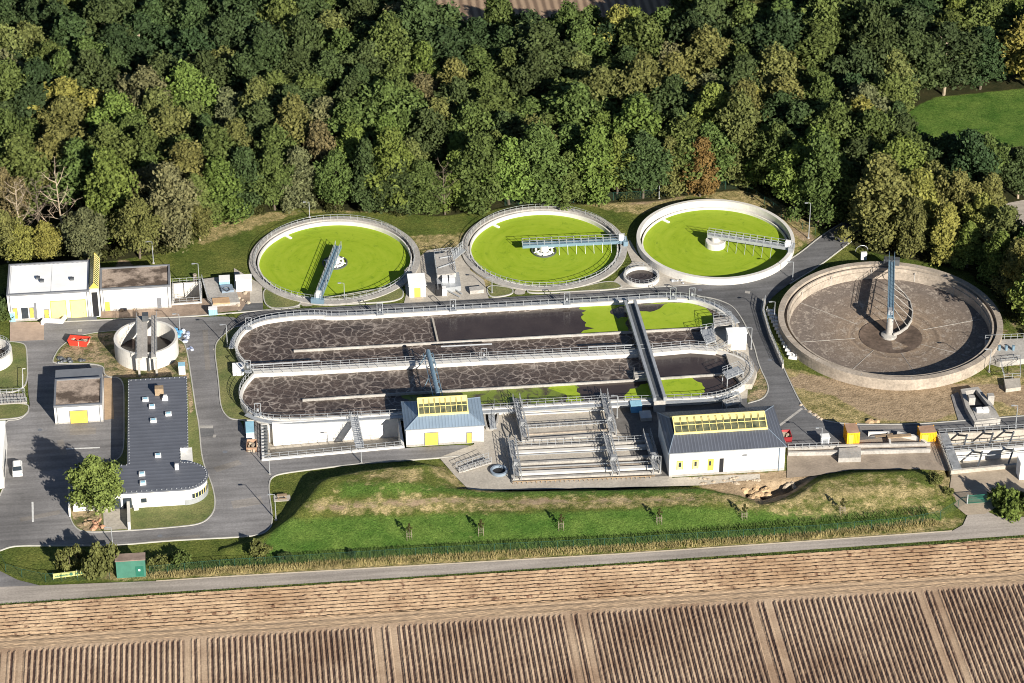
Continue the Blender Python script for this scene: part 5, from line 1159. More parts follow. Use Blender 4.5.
small_box('blue_pallet_box', 'blue box on the shaded ground beside the larger hall rear corner', 'box', 631, 642, 413, 406, 1.8, 'blue', 'lblue')
small_box('pallet_stack', 'grey pallet stack in the shade behind the larger hall corner', 'pallets', 641, 652, 421.5, 418, 2.4, 'concrete', 'steel')
small_box('switch_cabinet', 'white double cabinet at the office entrance wall', 'cabinet', 134, 138.5, 510.5, 506.5, .8, 'white', 'membrane', .1)
small_box('white_bin', 'white container at the picture edge on the inlet drive', 'container', 1019, 1030, 480, 463, 2.4, 'white', 'membrane')
# heap of bags / tarpaulin
def heap(name, label, cat, pts, m, n=9, s=.7, z=.1, seed=0):
    r = random.Random(seed); W_ = XY(pts); c = np.mean(np.array(W_), 0); t = thing(name, label, cat, (*c, z)); mb = MB()
    for k in range(n):
        a = W_[r.randrange(len(W_))]; f = r.random()**.5; x, y = c[0]+(a[0]-c[0])*f, c[1]+(a[1]-c[1])*f; q = s*r.uniform(.5, 1.2)
        vs = []
        for i in range(6):
            for j_ in range(4):
                th = 2*math.pi*i/6+r.random()*.3; ph = math.pi*.5*j_/3; vs.append((x+q*math.cos(th)*math.cos(ph)*r.uniform(.8,1.1), y+q*math.sin(th)*math.cos(ph)*r.uniform(.8,1.1), z+q*.9*math.sin(ph)*r.uniform(.8,1)-.1))
        mb.add(vs, [(i*4+j_, ((i+1)%6)*4+j_, ((i+1)%6)*4+j_+1, i*4+j_+1) for i in range(6) for j_ in range(3)])
    mb.build('pieces', m if not isinstance(m, str) else M[m], t); return t
M['sack'] = mat('dirty_sacks', (.55,.58,.62), .8, .35, .9, c2=(.10,.14,.28))
heap('tarpaulin_heap', 'blue tarpaulin heap against the open sludge tank at the road', 'tarpaulin', [(175,330),(181,332),(179,338)], 'blue', 8, .6, seed=3)
heap('sack_pile', 'white and blue building sacks along the road beside the open sludge tank', 'sacks', [(183,330),(188,332),(192,350),(188,352),(184,342)], 'sack', 22, .5, seed=4)
heap('brick_heap', 'orange brick pallets at the office entrance path', 'bricks', [(92,521),(101,519),(103,528),(93,530)], 'brick', 12, .6, seed=5)
heap('brick_heap', 'small brown timber heap on the lawn corner under the round tree', 'timber', [(84,520),(90,519),(91,524),(85,525)], 'wood', 7, .5, seed=6)
heap('rubble_heap', 'sandy excavation spoil below the larger dark-roofed hall', 'spoil heap', [(740,486),(756,482),(768,486),(770,492),(758,499),(748,499)], 'sand', 45, .85, -.9, seed=7)
heap('rubble_heap', 'grey rubble strip along the front wall foot of the larger hall', 'rubble', [(690,478),(740,477),(760,480),(740,484),(700,484)], 'rock', 60, .4, 0, seed=8)
heap('rubble_heap', 'broken rocks between the excavation and the inlet channel', 'rubble', [(780,476),(795,472),(806,476),(795,486),(784,486)], 'rock', 60, .5, -.6, seed=9)
heap('rubble_heap', 'rusty fittings scattered on the machinery deck edge', 'scrap', [(232,296),(246,292),(250,304),(238,306)], 'rock', 16, .45, .1, seed=10)
heap('junk_pile', 'pile of planks and scrap in front of the gravel-roofed hall', 'scrap', [(118,304),(130,301),(134,309),(122,311)], 'wood', 12, .5, 0, seed=11)
heap('rubble_heap', 'sandy mound on dry grass above the first yellow container', 'spoil heap', [(868,417),(876,416),(877,421),(869,422)], 'sand', 6, .9, -.3, seed=12)
heap('boulder_row', 'loose boulders along the kerb of the dry grass bend', 'boulders', [(801,405),(804,409),(818,417),(822,420)], 'rock', 10, .5, 0, seed=13)
heap('junk_pile', 'dark machine parts behind the small garage', 'scrap', [(57,358),(70,359),(84,361),(72,363),(58,363)], 'dsteel', 16, .6, .1, seed=14)
heap('junk_pile', 'fittings and valves at the road between thickener pit and bright rim clarifier', 'scrap', [(672,281),(680,277),(690,280),(684,285)], 'steel', 14, .5, 0, seed=15)
# pump set between the first two clarifiers
t = thing('pumping_station', 'cluttered concrete pumping station with two white hatches between the clarifiers', 'pump station', (*G(450,275)[:2], 0))
MB().prism(XY([(434,254),(452,252),(456,273),(437,275)], 2.0), 0, 2.0).build('rear_block', M['concrete'], t)
MB().prism(XY([(436,275),(459,272),(461,286),(438,289)], 1.1), 0, 1.1).build('front_block', M['steel'], t)
for px in (445, 452): g = G(px, 281, 1.1); MB().box(g[0]-.55, g[1]-.6, 1.11, g[0]+.55, g[1]+.7, 2.1).build('hatch', M['white'], t)
g = G(439,296,0); MB().box(g[0]-.6, g[1], 0, g[0]+.6, g[1]+1.4, 2.0).build('access_door', M['dark'], t); g = G(444,296,0); MB().box(g[0]-.3, g[1], 0, g[0]+.5, g[1]+1.2, 1.6).build('cabinet', M['white'], t)
mb = MB(); 
for a, b_ in (((447,290),(460,297)), ((452,287),(462,294)), ((438,268),(455,262)), ((440,258),(452,256))): mb.bar(G(*a, 2.1 if a[1] < 280 else .5), G(*b_, 2.1 if a[1] < 280 else .3), .14, 6)
mb.rail(XY([(434,254),(437,275),(438,289)], 2), 1.9, 1.1, 1.1, .05).rail(XY([(456,273),(452,252),(434,254)], 2), 2.0, 1.1, 1.1, .05); mb.build('pipes_and_rails', M['steel'], t)
t = thing('footbridge', 'small steel footbridge from the pumping station to the level-bridge clarifier', 'footbridge', (*G(458,253)[:2], 0)); a, b_ = G(452,256,1.5), G(463,251,.5); d = b_-a
MB().obox((a+b_)[:2]/2, math.atan2(d[1], d[0]), np.linalg.norm(d), 1.4, .8, 1.0).build('deck', M['steel'], t); MB().rail([a[:2], b_[:2]], 1.0, 1.1, .9, .06).rail([a[:2]+[0,1.2], b_[:2]+[0,1.2]], 1.0, 1.1, .9, .06).build('railing', M['steel'], t)
o = MB().prism(XY([(469,287),(483,285.5),(484,289.5),(470,291)], .8), 0, .8).build('concrete_trough', M['concrete'], None); tag(o, 'low grey concrete trough beside the level-bridge clarifier', 'trough')
# pump pit near the east frames
t = thing('pump_bunker', 'concrete bunker with dark opening and two white hatches on dry grass', 'bunker', (*G(978,405)[:2], 0))
w = XY([(963,390),(977,388),(990,404),(998,418),(976,421),(968,407)], 1.2); MB().wall(w, .8, -.1, 1.2, True).build('bunker_wall', M['concrete'], t)
MB().poly(w, .25).build('bunker_floor', M['dark'], t); MB().prism(XY([(972,408),(993,406),(997,418),(977,420)], 1.25), .3, 1.3).build('bunker_slab', M['concrete'], t)
for px in (979, 985.5): g = G(px, 411.5, 1.3); MB().box(g[0]-.55, g[1]-.5, 1.3, g[0]+.55, g[1]+.5, 2.0).build('hatch', M['white'], t)
for px, py in ((971,405),(990,403)): g = G(px, py, .2); MB().box(g[0]-.6, g[1]-.5, 0, g[0]+.6, g[1]+.6, 2.1).build('corner_pier', M['concrete'], t)
sheet('asphalt_pad', [(951,395),(958,392),(968,410),(975,422),(959,423)], .02, M['asphalt'])
t = thing('outlet_structure', 'shaded concrete outlet structure with railings beside the huge empty basin', 'structure', (*G(1000,365)[:2], 0))
MB().prism(XY([(985,340),(1030,338),(1030,358),(1000,362),(988,358)], 1.2), 0, 1.2).build('block', M['concrete'], t); MB().prism(XY([(1004,379),(1020,378),(1021,387),(1006,389)], .8), 0, .8).build('front_slab', M['pave'], t)
MB().rail(XY([(985,340),(1030,338)], 1.2), 1.2, 1.1, 1.3, .05).rail(XY([(1000,362),(1020,360),(1020,378),(1004,379),(1000,362)], 1), 1.0, 1.1, 1.3, .05).build('railing', M['steel'], t)
for k in range(4): a = G(992+k*7, 350, 1.2); MB().bar((a[0],a[1],1.2), (a[0],a[1],2.2), .3, 8).build('valve', M['bsteel'], t)
# curved retaining wall beside the empty basin with stored pipes
RW = XY([(765,301),(763,312),(770,336),(783,366)], .6)
t = thing('retaining_wall', 'thin curved retaining wall with rail between the road and empty basin', 'wall', (*RW[1], 0)); MB().wall(RW, .35, -.1, 1.1).build('wall', M['concrete'], t); MB().rail(RW, 1.1, .9, 1.5, .05).build('railing', M['steel'], t)
row0 = None; pts = [(770+k*1.75, 312+k*3.6) for k in range(14)]
for k, (px, py) in enumerate(pts):
    g = G(px, py)
    if row0 is None:
        row0 = thing('traffic_barrier', '', 'barrier', (g[0], g[1], 0), 'white barriers lined up beside the empty basin')
        MB().box(g[0]-.8, g[1]-.28, 0, g[0]+.8, g[1]+.28, .55).build('block', M['white'], row0); MB().bar((g[0]-.6,g[1],.5), (g[0]-.6,g[1],1.2), .09).bar((g[0]+.6,g[1],.5), (g[0]+.6,g[1],1.2), .09).build('posts', M['steel'], row0); row0['label'] = 'white barrier beside curved wall, first from the road junction end'; row0.rotation_euler.z = -.35
    else: dup(row0, (g[0], g[1], 0), -.35, 'white barrier beside curved wall, '+('','second','third','fourth','fifth','sixth','seventh','eighth','ninth','tenth','eleventh','twelfth','thirteenth','fourteenth')[k]+' from the road junction end')
# planter / picnic bench
g = G(282,498); gg = gz(g[0], g[1]); t = thing('picnic_bench', 'pale wooden picnic bench on a slab in the grass corner', 'bench', (g[0], g[1], gg))
MB().box(g[0]-1.5,g[1]-.9,gg-.2,g[0]+1.5,g[1]+.9,gg+.1).build('slab', M['pave'], t); MB().box(g[0]-.9,g[1]-.35,gg+.75,g[0]+.9,g[1]+.35,gg+.82).build('tabletop', M['wood'], t)
for s in (-1, 1): MB().box(g[0]-.9,g[1]+s*.7-.13,gg+.45,g[0]+.9,g[1]+s*.7+.13,gg+.5).build('seat', M['wood'], t)
mb = MB()
for s in (-.6, .6): mb.bar((g[0]+s,g[1]-.7,gg), (g[0]+s,g[1]+.1,gg+.76), .05).bar((g[0]+s,g[1]+.7,gg), (g[0]+s,g[1]-.1,gg+.76), .05)
mb.build('legs', M['wood'], t)
# banner by the fork, written in green on pale cloth
t = thing('banner', 'long pale yellow banner with green lettering on the verge bushes', 'banner', (*G(72,577)[:2], 0))
a, b_ = G(53.5,580,0), G(89.5,575.5,0); d = b_-a; an = math.atan2(d[1], d[0]); MB().obox((a+b_)[:2]/2, an, np.linalg.norm(d), .12, .35, 1.35).build('cloth', mat('pale_banner_cloth', (.62,.62,.22), .7, .12, 1.5), t)
mb = MB()
for f in (0,.33,.66,1): q = a+d*f; mb.bar((q[0],q[1]+.1,0), (q[0],q[1]+.1,1.5), .06)
mb.build('posts', M['steel'], t)
mb = MB(); r = random.Random(3); u_ = d/np.linalg.norm(d)
for (f0, f1, n) in ((.06,.44,13), (.62,.92,9)):   # illegible lettering strokes
    for k in range(n):
        q = a+d*(f0+(f1-f0)*k/n); z0, z1 = .62, .62+r.uniform(.22,.42); mb.obox((q[0], q[1]-.09), an, .12, .02, z0, z1)
        if r.random() < .6: mb.obox((q[0]+.14, q[1]-.09), an, .18, .02, z0+.16, z0+.24)
mb.build('lettering', M['green'], t)
g = a+d*.5; mb = MB(); mb.bar((g[0],g[1]-.07,.85), (g[0],g[1]-.11,.85), .32, 14); mb.build('round_emblem', M['green'], t)
# utility box by the shed, white fence posts
small_box('junction_box', 'grey junction box in the shade beside the green shed', 'box', 106.5, 111.5, 553, 546, .8, 'steel', 'metalgrey', -.05)
# ---------------------------------------------------------------- fences
def mesh_mat(name, col, dens):
    m, nt, b = newmat(name); b.inputs['Base Color'].default_value = (*col, 1); b.inputs['Roughness'].default_value = .6
    tr = N(nt, 'ShaderNodeBsdfTransparent'); mx = N(nt, 'ShaderNodeMixShader'); out = nt.nodes['Material Output']
    vals = []
    for ax, s in (('X', 2.6), ('Z', 2.6)):
        w_ = N(nt, 'ShaderNodeTexWave', wave_type='BANDS', bands_direction=ax, inp={'Scale': s}); nt.links.new(N(nt, 'ShaderNodeNewGeometry').outputs['Position'], w_.inputs['Vector']); vals.append(w_.outputs['Fac'])
    mxm = N(nt, 'ShaderNodeMath', operation='MAXIMUM'); nt.links.new(vals[0], mxm.inputs[0]); nt.links.new(vals[1], mxm.inputs[1])
    gt = N(nt, 'ShaderNodeMath', operation='GREATER_THAN', inp={1: dens}); nt.links.new(mxm.outputs[0], gt.inputs[0])
    nt.links.new(gt.outputs[0], mx.inputs[0]); nt.links.new(tr.outputs[0], mx.inputs[1]); nt.links.new(b.outputs[0], mx.inputs[2]); nt.links.new(mx.outputs[0], out.inputs['Surface']); return m
M['mesh'] = mesh_mat('green_wire_mesh', (0.012,0.05,0.03), .988)
M['dgreen2'] = mat('dark_green_posts', (0.02,0.07,0.05), .6, .1, 1)
def fence(label, pts, h=1.9):
    w = XY(pts); c = w[len(w)//2]; zs = []; W2 = []
    for i in range(len(w)-1):
        a, b_ = np.array(w[i]), np.array(w[i+1]); n = max(1, int(np.linalg.norm(b_-a)/2.6))
        for k in range(n): W2.append(tuple(a+(b_-a)*k/n))
    W2.append(w[-1]); zs = [max(gz(*q), -.2) for q in W2]
    t = thing('wire_fence', label, 'fence', (*c, 0)); mp = MB()
    for q, z in zip(W2, zs): mp.bar((*q, z-.2), (*q, z+h), .05)
    for i in range(len(W2)-1): mp.bar((*W2[i], zs[i]+h-.03), (*W2[i+1], zs[i+1]+h-.03), .03)
    mp.build('posts', M['dgreen2'], t); mm_ = MB()
    for i in range(len(W2)-1): a, b_ = W2[i], W2[i+1]; mm_.add([(*a, zs[i]), (*b_, zs[i+1]), (*b_, zs[i+1]+h-.1), (*a, zs[i]+h-.1)], [(0,1,2,3)])
    mm_.build('wire_mesh', M['mesh'], t)
fence('long green wire fence along the farm road below the grass bank', [(150,574.5),(220,568),(400,557.5),(620,546.5),(820,533),(905,525.5),(940,519),(958,508),(967,503)])
fence('green wire fence around the verge corner beside the fork and banner', [(0,560),(6,572),(22,577),(46,582),(110,578.5)])
fence('green wire fence at the forest edge behind the level-bridge clarifier', [(505,205.5),(560,203),(640,198.5),(700,191),(738,188)])
fence('green wire fence running down the bare slope to the forest road', [(738,188),(756,198),(790,222),(815,235)])
t = thing('sliding_gate', 'green wire gate across the inlet drive beside the farm road', 'gate', (*G(980,505)[:2], 0)); a, b_ = G(967,504), G(994,502)
MB().bar((a[0],a[1],0),(a[0],a[1],2.1),.12).bar((b_[0],b_[1],0),(b_[0],b_[1],2.1),.12).build('post', M['steel'], t); mb = MB()
for z in (.15, 1.0, 1.85): mb.bar((a[0],a[1],z), (b_[0],b_[1],z), .05)
for k in range(40): q = a+(b_-a)*k/40; mb.bar((q[0],q[1],.15), (q[0],q[1],1.85), .03)
mb.build('leaf', M['dgreen'], t)
# slatted lane barrier along the left lawn, grate bridge
t = thing('grating_channel', 'railed steel grating channel crossing the small lawn', 'channel', (*G(14,399)[:2], 0)); w = XY([(-30,395),(25,393),(27,402),(-30,405)], .4)
MB().prism(w, .05, .35).build('channel_body', M['concrete'], t); MB().rail([w[0], w[1]], .35, 1.1, 1.2, .05).rail([w[3], w[2]], .35, 1.1, 1.2, .05).build('railing', M['steel'], t)
mb = MB()
for k in range(16): a = np.array(w[0])+(np.array(w[1])-np.array(w[0]))*(k+.5)/16; b_ = np.array(w[3])+(np.array(w[2])-np.array(w[3]))*(k+.5)/16; mb.bar((*a,.37),(*b_,.37),.06)
mb.build('grating', M['dsteel'], t)
tag(MB().bar(G(23,393,.1), G(23,374,.1)+ZU*0, .06).tube([G(23,393,.1)+ZU*1.2, G(23,374,.1)+ZU*1.2, G(26,374,.1)+ZU*1.2], .06).build('barrier_bar', M['white'], None), 'white tubular barrier standing on the small lawn', 'barrier')
# low garden wall on the forecourt
o = MB().wall(XY([(42,323.5),(44,320.5),(62,321.5),(66,316),(74,310.5)], .4), .45, 0, .9).build('garden_wall', M['plaster'], None); tag(o, 'low white ramp wall in front of the yellow garage doors', 'wall')
tag(MB().prism(XY([(66,321.5),(72,312),(96,311.5),(97,320)], .1), 0, .08).build('cobbled_ramp', M['metalgrey'], None), kind='structure')
# air intake stack near the road into the forest
t = thing('vent_mast', 'small white meter cabinet with round antenna frame in grass above the empty basin', 'cabinet', (*G(863,258)[:2], 0)); g = G(863.5,259.5)
MB().box(g[0]-.6,g[1]-.3,0,g[0]+.6,g[1]+.3,1.7).build('body', M['white'], t); MB().tube([(g[0]+1.3*math.cos(a_*math.pi/8)-.3, g[1]+.8, 1.6+1.3*math.sin(a_*math.pi/8)) for a_ in range(0, 9)], .07).build('hoop', M['steel'], t)
# ================================================================ TREES
def leaf_mat(name, rough=0.7):
    m, nt, b = newmat(name); oi = N(nt, 'ShaderNodeObjectInfo'); tc = N(nt, 'ShaderNodeTexCoord')
    v = ramp(nt, noise(nt, 0.55, 3, 0.6, tc.outputs['Object']), [(0.3, (0.70,)*3), (0.7, (1.28,1.22,1.15))])
    v2 = ramp(nt, noise(nt, 3.5, 2, 0.7, tc.outputs['Object']), [(0.32, (0.5,)*3), (0.68, (1.35,)*3)])
    c = mix(nt, 1.0, mix(nt, 1.0, oi.outputs['Color'], v, 'MULTIPLY'), v2, 'MULTIPLY')
    nt.links.new(c, b.inputs['Base Color']); b.inputs['Roughness'].default_value = rough; b.inputs['Specular IOR Level'].default_value = 0.12
    tl = N(nt, 'ShaderNodeBsdfTranslucent'); nt.links.new(c, tl.inputs[0]); mx = N(nt, 'ShaderNodeMixShader', inp={0: 0.14}); out = nt.nodes['Material Output']
    nt.links.new(b.outputs[0], mx.inputs[1]); nt.links.new(tl.outputs[0], mx.inputs[2]); nt.links.new(mx.outputs[0], out.inputs['Surface']); return m
M['leaf'] = leaf_mat('leaves')
def mesh_from_quads(name, V, m):
    n = len(V)//4; me = bpy.data.meshes.new(name); me.vertices.add(len(V)); me.vertices.foreach_set('co', V.reshape(-1).astype(np.float32))
    me.loops.add(4*n); me.loops.foreach_set('vertex_index', np.arange(4*n, dtype=np.int32)); me.polygons.add(n); me.polygons.foreach_set('loop_start', np.arange(0, 4*n, 4, dtype=np.int32)); me.polygons.foreach_set('loop_total', np.full(n, 4, dtype=np.int32))
    me.update(calc_edges=True); me.materials.append(m); return me
def leaf_quads(pos, nrm, size, rng):
    n = len(pos); r = rng.normal(size=(n, 3)); nr = nrm*0.9+r*0.75; nr /= np.linalg.norm(nr, axis=1)[:, None]
    a = np.cross(nr, rng.normal(size=(n, 3))); a /= np.linalg.norm(a, axis=1)[:, None]; b_ = np.cross(nr, a); s = size*rng.uniform(.6, 1.35, n)[:, None]
    q = np.stack([pos-a*s, pos-b_*s*.7, pos+a*s, pos+b_*s*.7], 1); return q.reshape(-1, 3)
def crown_mesh(name, seed, R=4.0, H=10.0, z0=3.5, lobes=48, leaves=7500, size=0.34, shape='round', gap=.25):
    rng = np.random.default_rng(seed); Q = []; per = leaves//lobes; L = []
    for k in range(lobes):
        f = (k+rng.random()*.8)/lobes                       # height fraction
        if shape == 'round': rad = R*math.sqrt(max(.05, 1-(2*f-0.85)**2*.95))
        elif shape == 'tall': rad = R*(1.0-.6*max(0,f-.25)**1.3)*(.6+.4*rng.random())
        elif shape == 'cone': rad = R*(1.08-f)
        th = k*2.399+rng.normal()*.5; rr = rad*(.35+.6*rng.random()) if k < lobes*.8 else rad*.3*rng.random()
        c = np.array([rr*math.cos(th), rr*math.sin(th), z0+f*(H-.8)]); s = R*rng.uniform(.20, .42)*(1.15 if f < .7 else .95)
        L.append((c, s))
    for c, s in L:
        n = int(per*(s/(R*.31))**2); d = rng.normal(size=(n, 3)); d /= np.linalg.norm(d, axis=1)[:, None]; d[:, 2] = np.where(d[:, 2] < -.35, -d[:, 2], d[:, 2])
        wob = 1+.28*np.sin(d[:, 0]*5+seed)*np.sin(d[:, 1]*6+c[0])+.16*np.sin(d[:, 2]*9+c[1])
        rad = s*wob*(1-.5*rng.random(n)**2); p = c+d*rad[:, None]*np.array([1, 1, .85]); Q.append(leaf_quads(p, d, size, rng))
    return mesh_from_quads(name, np.concatenate(Q), M['leaf'])
def trunk_mb(H, R, seed, m, r0=.28, limbs=9, fork=.35, top=.9, twigs=0):
    r = random.Random(seed); mb = MB(); pts = [(0, 0, -.3)]; x = y = 0
    for k in range(1, 6): x += r.gauss(0, .12); y += r.gauss(0, .12); pts.append((x, y, H*top*k/5))
    for i in range(5): mb.bar(pts[i], pts[i+1], r0*(1-i*.17), 7, r0*(1-(i+1)*.17))
    for k in range(limbs):
        f = fork+(top-fork)*k/limbs; z = H*f; th = k*2.4+r.random(); i = min(4, int(f/top*5)); base = np.array(pts[i])+(np.array(pts[i+1])-np.array(pts[i]))*(f/top*5-i)
        L = R*(1.05-f*.7)*r.uniform(.8, 1.1); e = base+np.array([math.cos(th)*L, math.sin(th)*L, L*r.uniform(.6, 1.1)]); mid = (base+e)/2+np.array([0, 0, -.15*L]); mb.bar(base, mid, r0*.38, 5, r0*.25).bar(mid, e, r0*.25, 5, r0*.08)
        for q in range(twigs):
            s_ = mid+(e-mid)*r.random(); mb.bar(s_, s_+np.array([r.gauss(0, 1), r.gauss(0, 1), abs(r.gauss(.6, .6))])*L*.28, r0*.13, 3, r0*.04)
    me = bpy.data.meshes.new('trunk'); me.from_pydata(mb.v, [], mb.f); me.update(); me.materials.append(m); return me
VAR = []
for i in range(10):
    sh_ = ['round','round','tall','round','round','tall','round','cone','round','round'][i]
    H_ = {'round': 10.5, 'tall': 13, 'cone': 12.5}[sh_]; R_ = {'round': 4.7, 'tall': 4.4, 'cone': 3.4}[sh_]; z_ = {'round': 3.2, 'tall': 1.3, 'cone': 1.6}[sh_]
    VAR.append((sh_, crown_mesh('crown_foliage', 100+i, R_, H_, z_, 56 if sh_ != 'cone' else 50, 8600, .29, sh_), trunk_mb(z_+H_*.75, R_*.8, i, M['bark'] if i % 3 else M['palebark'])))
BARE = [trunk_mb(13, 4.2, 50+i, M['palebark'] if i < 2 else M['bark'], .2, 16, .25, .95, 7) for i in range(3)]
LOOK = {'deep green': (.040,.066,.026), 'dark green': (.057,.086,.031), 'mid green': (.090,.126,.036), 'olive': (.132,.146,.048), 'fresh green': (.122,.170,.040), 'yellowish': (.215,.21,.055), 'rusty brown': (.145,.125,.060), 'orange': (.20,.125,.045), 'bright olive': (.15,.185,.05), 'grey-green': (.135,.145,.070)}  # leaf colours; the lone office tree has its own brighter, yellower olive
LOOK_OLD = {'deep green': (.022,.042,.012), 'dark green': (.030,.052,.014), 'mid green': (.048,.078,.018), 'olive': (.078,.084,.024), 'fresh green': (.070,.120,.020), 'yellowish': (.16,.135,.022), 'rusty brown': (.105,.062,.026), 'grey-green': (.085,.095,.045)}
def tree(x, y, s, var, look, crown_scale=(1,1,1), rz=0., seed=0):
    sh_, cm, tm = VAR[var]; t = bpy.data.objects.new('broadleaf_tree' if sh_ != 'cone' else 'slender_tree', None); sc.collection.objects.link(t); t.location = (x, y, gz(x, y)); t.rotation_euler.z = rz; t.scale = (s, s, s)
    c = bpy.data.objects.new('crown', cm); sc.collection.objects.link(c); c.parent = t; r = random.Random(seed); k = np.array(LOOK[look])*r.uniform(.95, 1.28); k[0] *= r.uniform(.9, 1.12)
    c.color = (*k.tolist(), 1); c.scale = crown_scale
    u = bpy.data.objects.new('trunk', tm); sc.collection.objects.link(u); u.parent = t; return t
WOOD = XY([(-80,284),(0,270),(8,262),(105,261),(165,250),(190,238),(228,217),(300,206),(400,211),(440,214),(500,205),(600,200),(655,197),(700,188),(735,183),(770,192),(798,212),(815,222),(836,218),(862,232),(884,250),(930,259),(970,268),(1003,292),(1026,320),(1100,385),(1160,340),(1160,60),(940,60),(1160,-60),(706,-60),(700,58),(640,72),(560,66),(480,72),(392,72),(376,-60),(-80,-60)])
HOLES = [XY([(905,178),(904,122),(925,112),(1060,96),(1160,90),(1160,186),(1000,183)]), XY([(205,60),(205,78),(235,78),(235,60)]), XY([(985,258),(992,200),(1160,190),(1160,262),(1040,262)]), XY([(818,245),(835,222),(905,175),(915,182),(866,228),(848,244)])]
WA = np.array(WOOD); cand = []; rr_ = random.Random(11)
xsn, xsx, ysn, ysx = WA[:, 0].min(), WA[:, 0].max(), WA[:, 1].min(), WA[:, 1].max()
K_ = 60000; cx_ = RNG.uniform(xsn, xsx, K_); cy_ = RNG.uniform(ysn, ysx, K_); ok = inside(cx_, cy_, WOOD)
for h_ in HOLES: ok &= ~inside(cx_, cy_, h_)
cx_, cy_ = cx_[ok], cy_[ok]; fd = seg_dist(cx_, cy_, WOOD, True)
acc = []
def front_dist(i): return fd[i]
order = np.argsort(fd)      # edge first so that the forest has a closed face
ax_, ay_ = np.zeros(0), np.zeros(0)
for i in order:
    dmin = 4.9 if (fd[i] < 3 and P(cx_[i],cy_[i],0)[1] > 100) else (7.4 if P(cx_[i],cy_[i],0)[1] > 110 else 8.6)
    if len(ax_) and np.min((ax_-cx_[i])**2+(ay_-cy_[i])**2) < dmin*dmin: continue
    px, py = P(cx_[i], cy_[i], 6)
    if not (-22 < px < 1046 and -48 < py): continue
    ax_ = np.append(ax_, cx_[i]); ay_ = np.append(ay_, cy_[i]); acc.append((cx_[i], cy_[i], fd[i], px, P(cx_[i], cy_[i], 0)[1]))
acc.sort(key=lambda a: -a[4]); print('TREES', len(acc))
COLS = [(-99,118,'behind the white-roofed hall'),(118,245,'behind the lawn by the gravel-roofed hall'),(245,435,'behind the slanting-bridge clarifier'),(435,632,'behind the level-bridge clarifier'),(632,800,'behind the plain-rimmed clarifier'),(800,1100,'behind the huge empty basin')]
front_y = lambda px: np.interp(px, [-80,8,105,165,228,300,440,600,735,800,870,930,1003,1100], [280,262,261,250,217,206,214,200,184,214,245,260,293,385])
ORD = ['first','second','third','fourth','fifth','sixth','seventh','eighth','ninth','tenth','eleventh','twelfth','thirteenth','fourteenth','fifteenth','sixteenth','seventeenth','eighteenth','nineteenth','twentieth']
cells = {}; built = []; REST = []
for k, (x, y, d, px, py) in enumerate(acc):
    r = random.Random(k*7+1); depth = (front_y(px)-py); row = int(max(0, depth)//17)
    back = py < 110; edge_ = d < 4 and py > 60
    if k and (edge_ or row < 2):
        look = r.choices(['mid green','olive','fresh green','grey-green','yellowish','dark green','rusty brown'], [40,20,22,8,2,8,1])[0]; var = r.choices([2,5,7,0,4,8], [30,30,10,10,10,10])[0]; s = r.uniform(1.0, 1.3)
    elif not back:
        look = r.choices(['mid green','olive','dark green','deep green','grey-green','fresh green','rusty brown','yellowish'], [34,16,26,12,6,5,2,1])[0]; var = r.choices(range(10), [12,12,8,12,12,8,12,5,12,12])[0]; s = r.uniform(1.05, 1.35)
    else:
        look = r.choices(['dark green','deep green','mid green','olive','rusty brown'], [34,30,24,8,3])[0]; var = r.choices([0,1,3,4,6,8,9,2], [12]*7+[5])[0]; s = r.uniform(1.2, 1.55)
    if px < 135 and py > 215: continue
    if px < 45 and py > 215: look = 'yellowish' if r.random() < .5 else 'olive'; s *= .8
    if 30 < px < 130 and py > 255: s *= .72
    if px > 890 and py > 215: look = r.choice(['olive','fresh green','yellowish']); s *= .85
    if 60 < px < 700 and py > 190 and d < 4: s *= .92
    if px > 985 and 60 < py < 100 and r.random() < .4: look = 'yellowish'
    if px > 905 and 160 < py < 203: s *= .82; look = r.choice(['olive','mid green','dark green'])
    if abs(px-165) < 22 and 225 < py < 262: look = 'grey-green'
    if len(built) >= 285: REST.append((x, y, s, var, look, k)); continue
    if not ((95 < px < 140 and 215 < py < 245 and False)): t = tree(x, y, s, var, look, (r.uniform(.95,1.28), r.uniform(.95,1.28), r.uniform(.85,1.15)), r.uniform(0, 6.28), k)
    built.append(t); col = next(c for c in COLS if c[0] <= px < c[1]); key = (col[2], row, look); cells.setdefault(key, []).append((px, t, var))
for (col, row, look), L in cells.items():
    L.sort(key=lambda a: a[0]); rown = 'front row' if row == 0 else ORD[row]+' row back'
    for i, (px, t, var) in enumerate(L):
        if len(L) == 1: s_ = f'only {look} tree in forest {rown} {col}'
        else: s_ = f'{look} tree, {ORD[i]} of its colour from left, {rown} {col}'
        w_ = s_.split(); t['label'] = s_ if len(w_) <= 16 else ' '.join(s_.replace('of its colour ', '').split()[:17]); t['category'] = 'tree'; t['group'] = 'trees of the forest behind the plant'
# the trees beyond the first 285, seen only as a far mass at the rear edge
if REST:
    VV = []
    for x, y, s, var, look, k in REST:
        cm = VAR[var][1]; n = len(cm.vertices); co = np.empty(n*3, np.float32); cm.vertices.foreach_get('co', co); q = co.reshape(-1, 4, 3); q = q[np.random.default_rng(k).choice(len(q), 1300, replace=False)]
        c_ = q.mean(1, keepdims=True); q = c_+(q-c_)*1.8; VV.append(q.reshape(-1, 3)*s+np.array([x, y, gz(x, y)]))
    me_ = mesh_from_quads('far_forest', np.concatenate(VV), M['leaf']); o = bpy.data.objects.new('far_forest', me_); sc.collection.objects.link(o); o.color = (.052,.074,.026,1); tag(o, 'far rear crowns of the forest reading as one mass', kind='stuff')
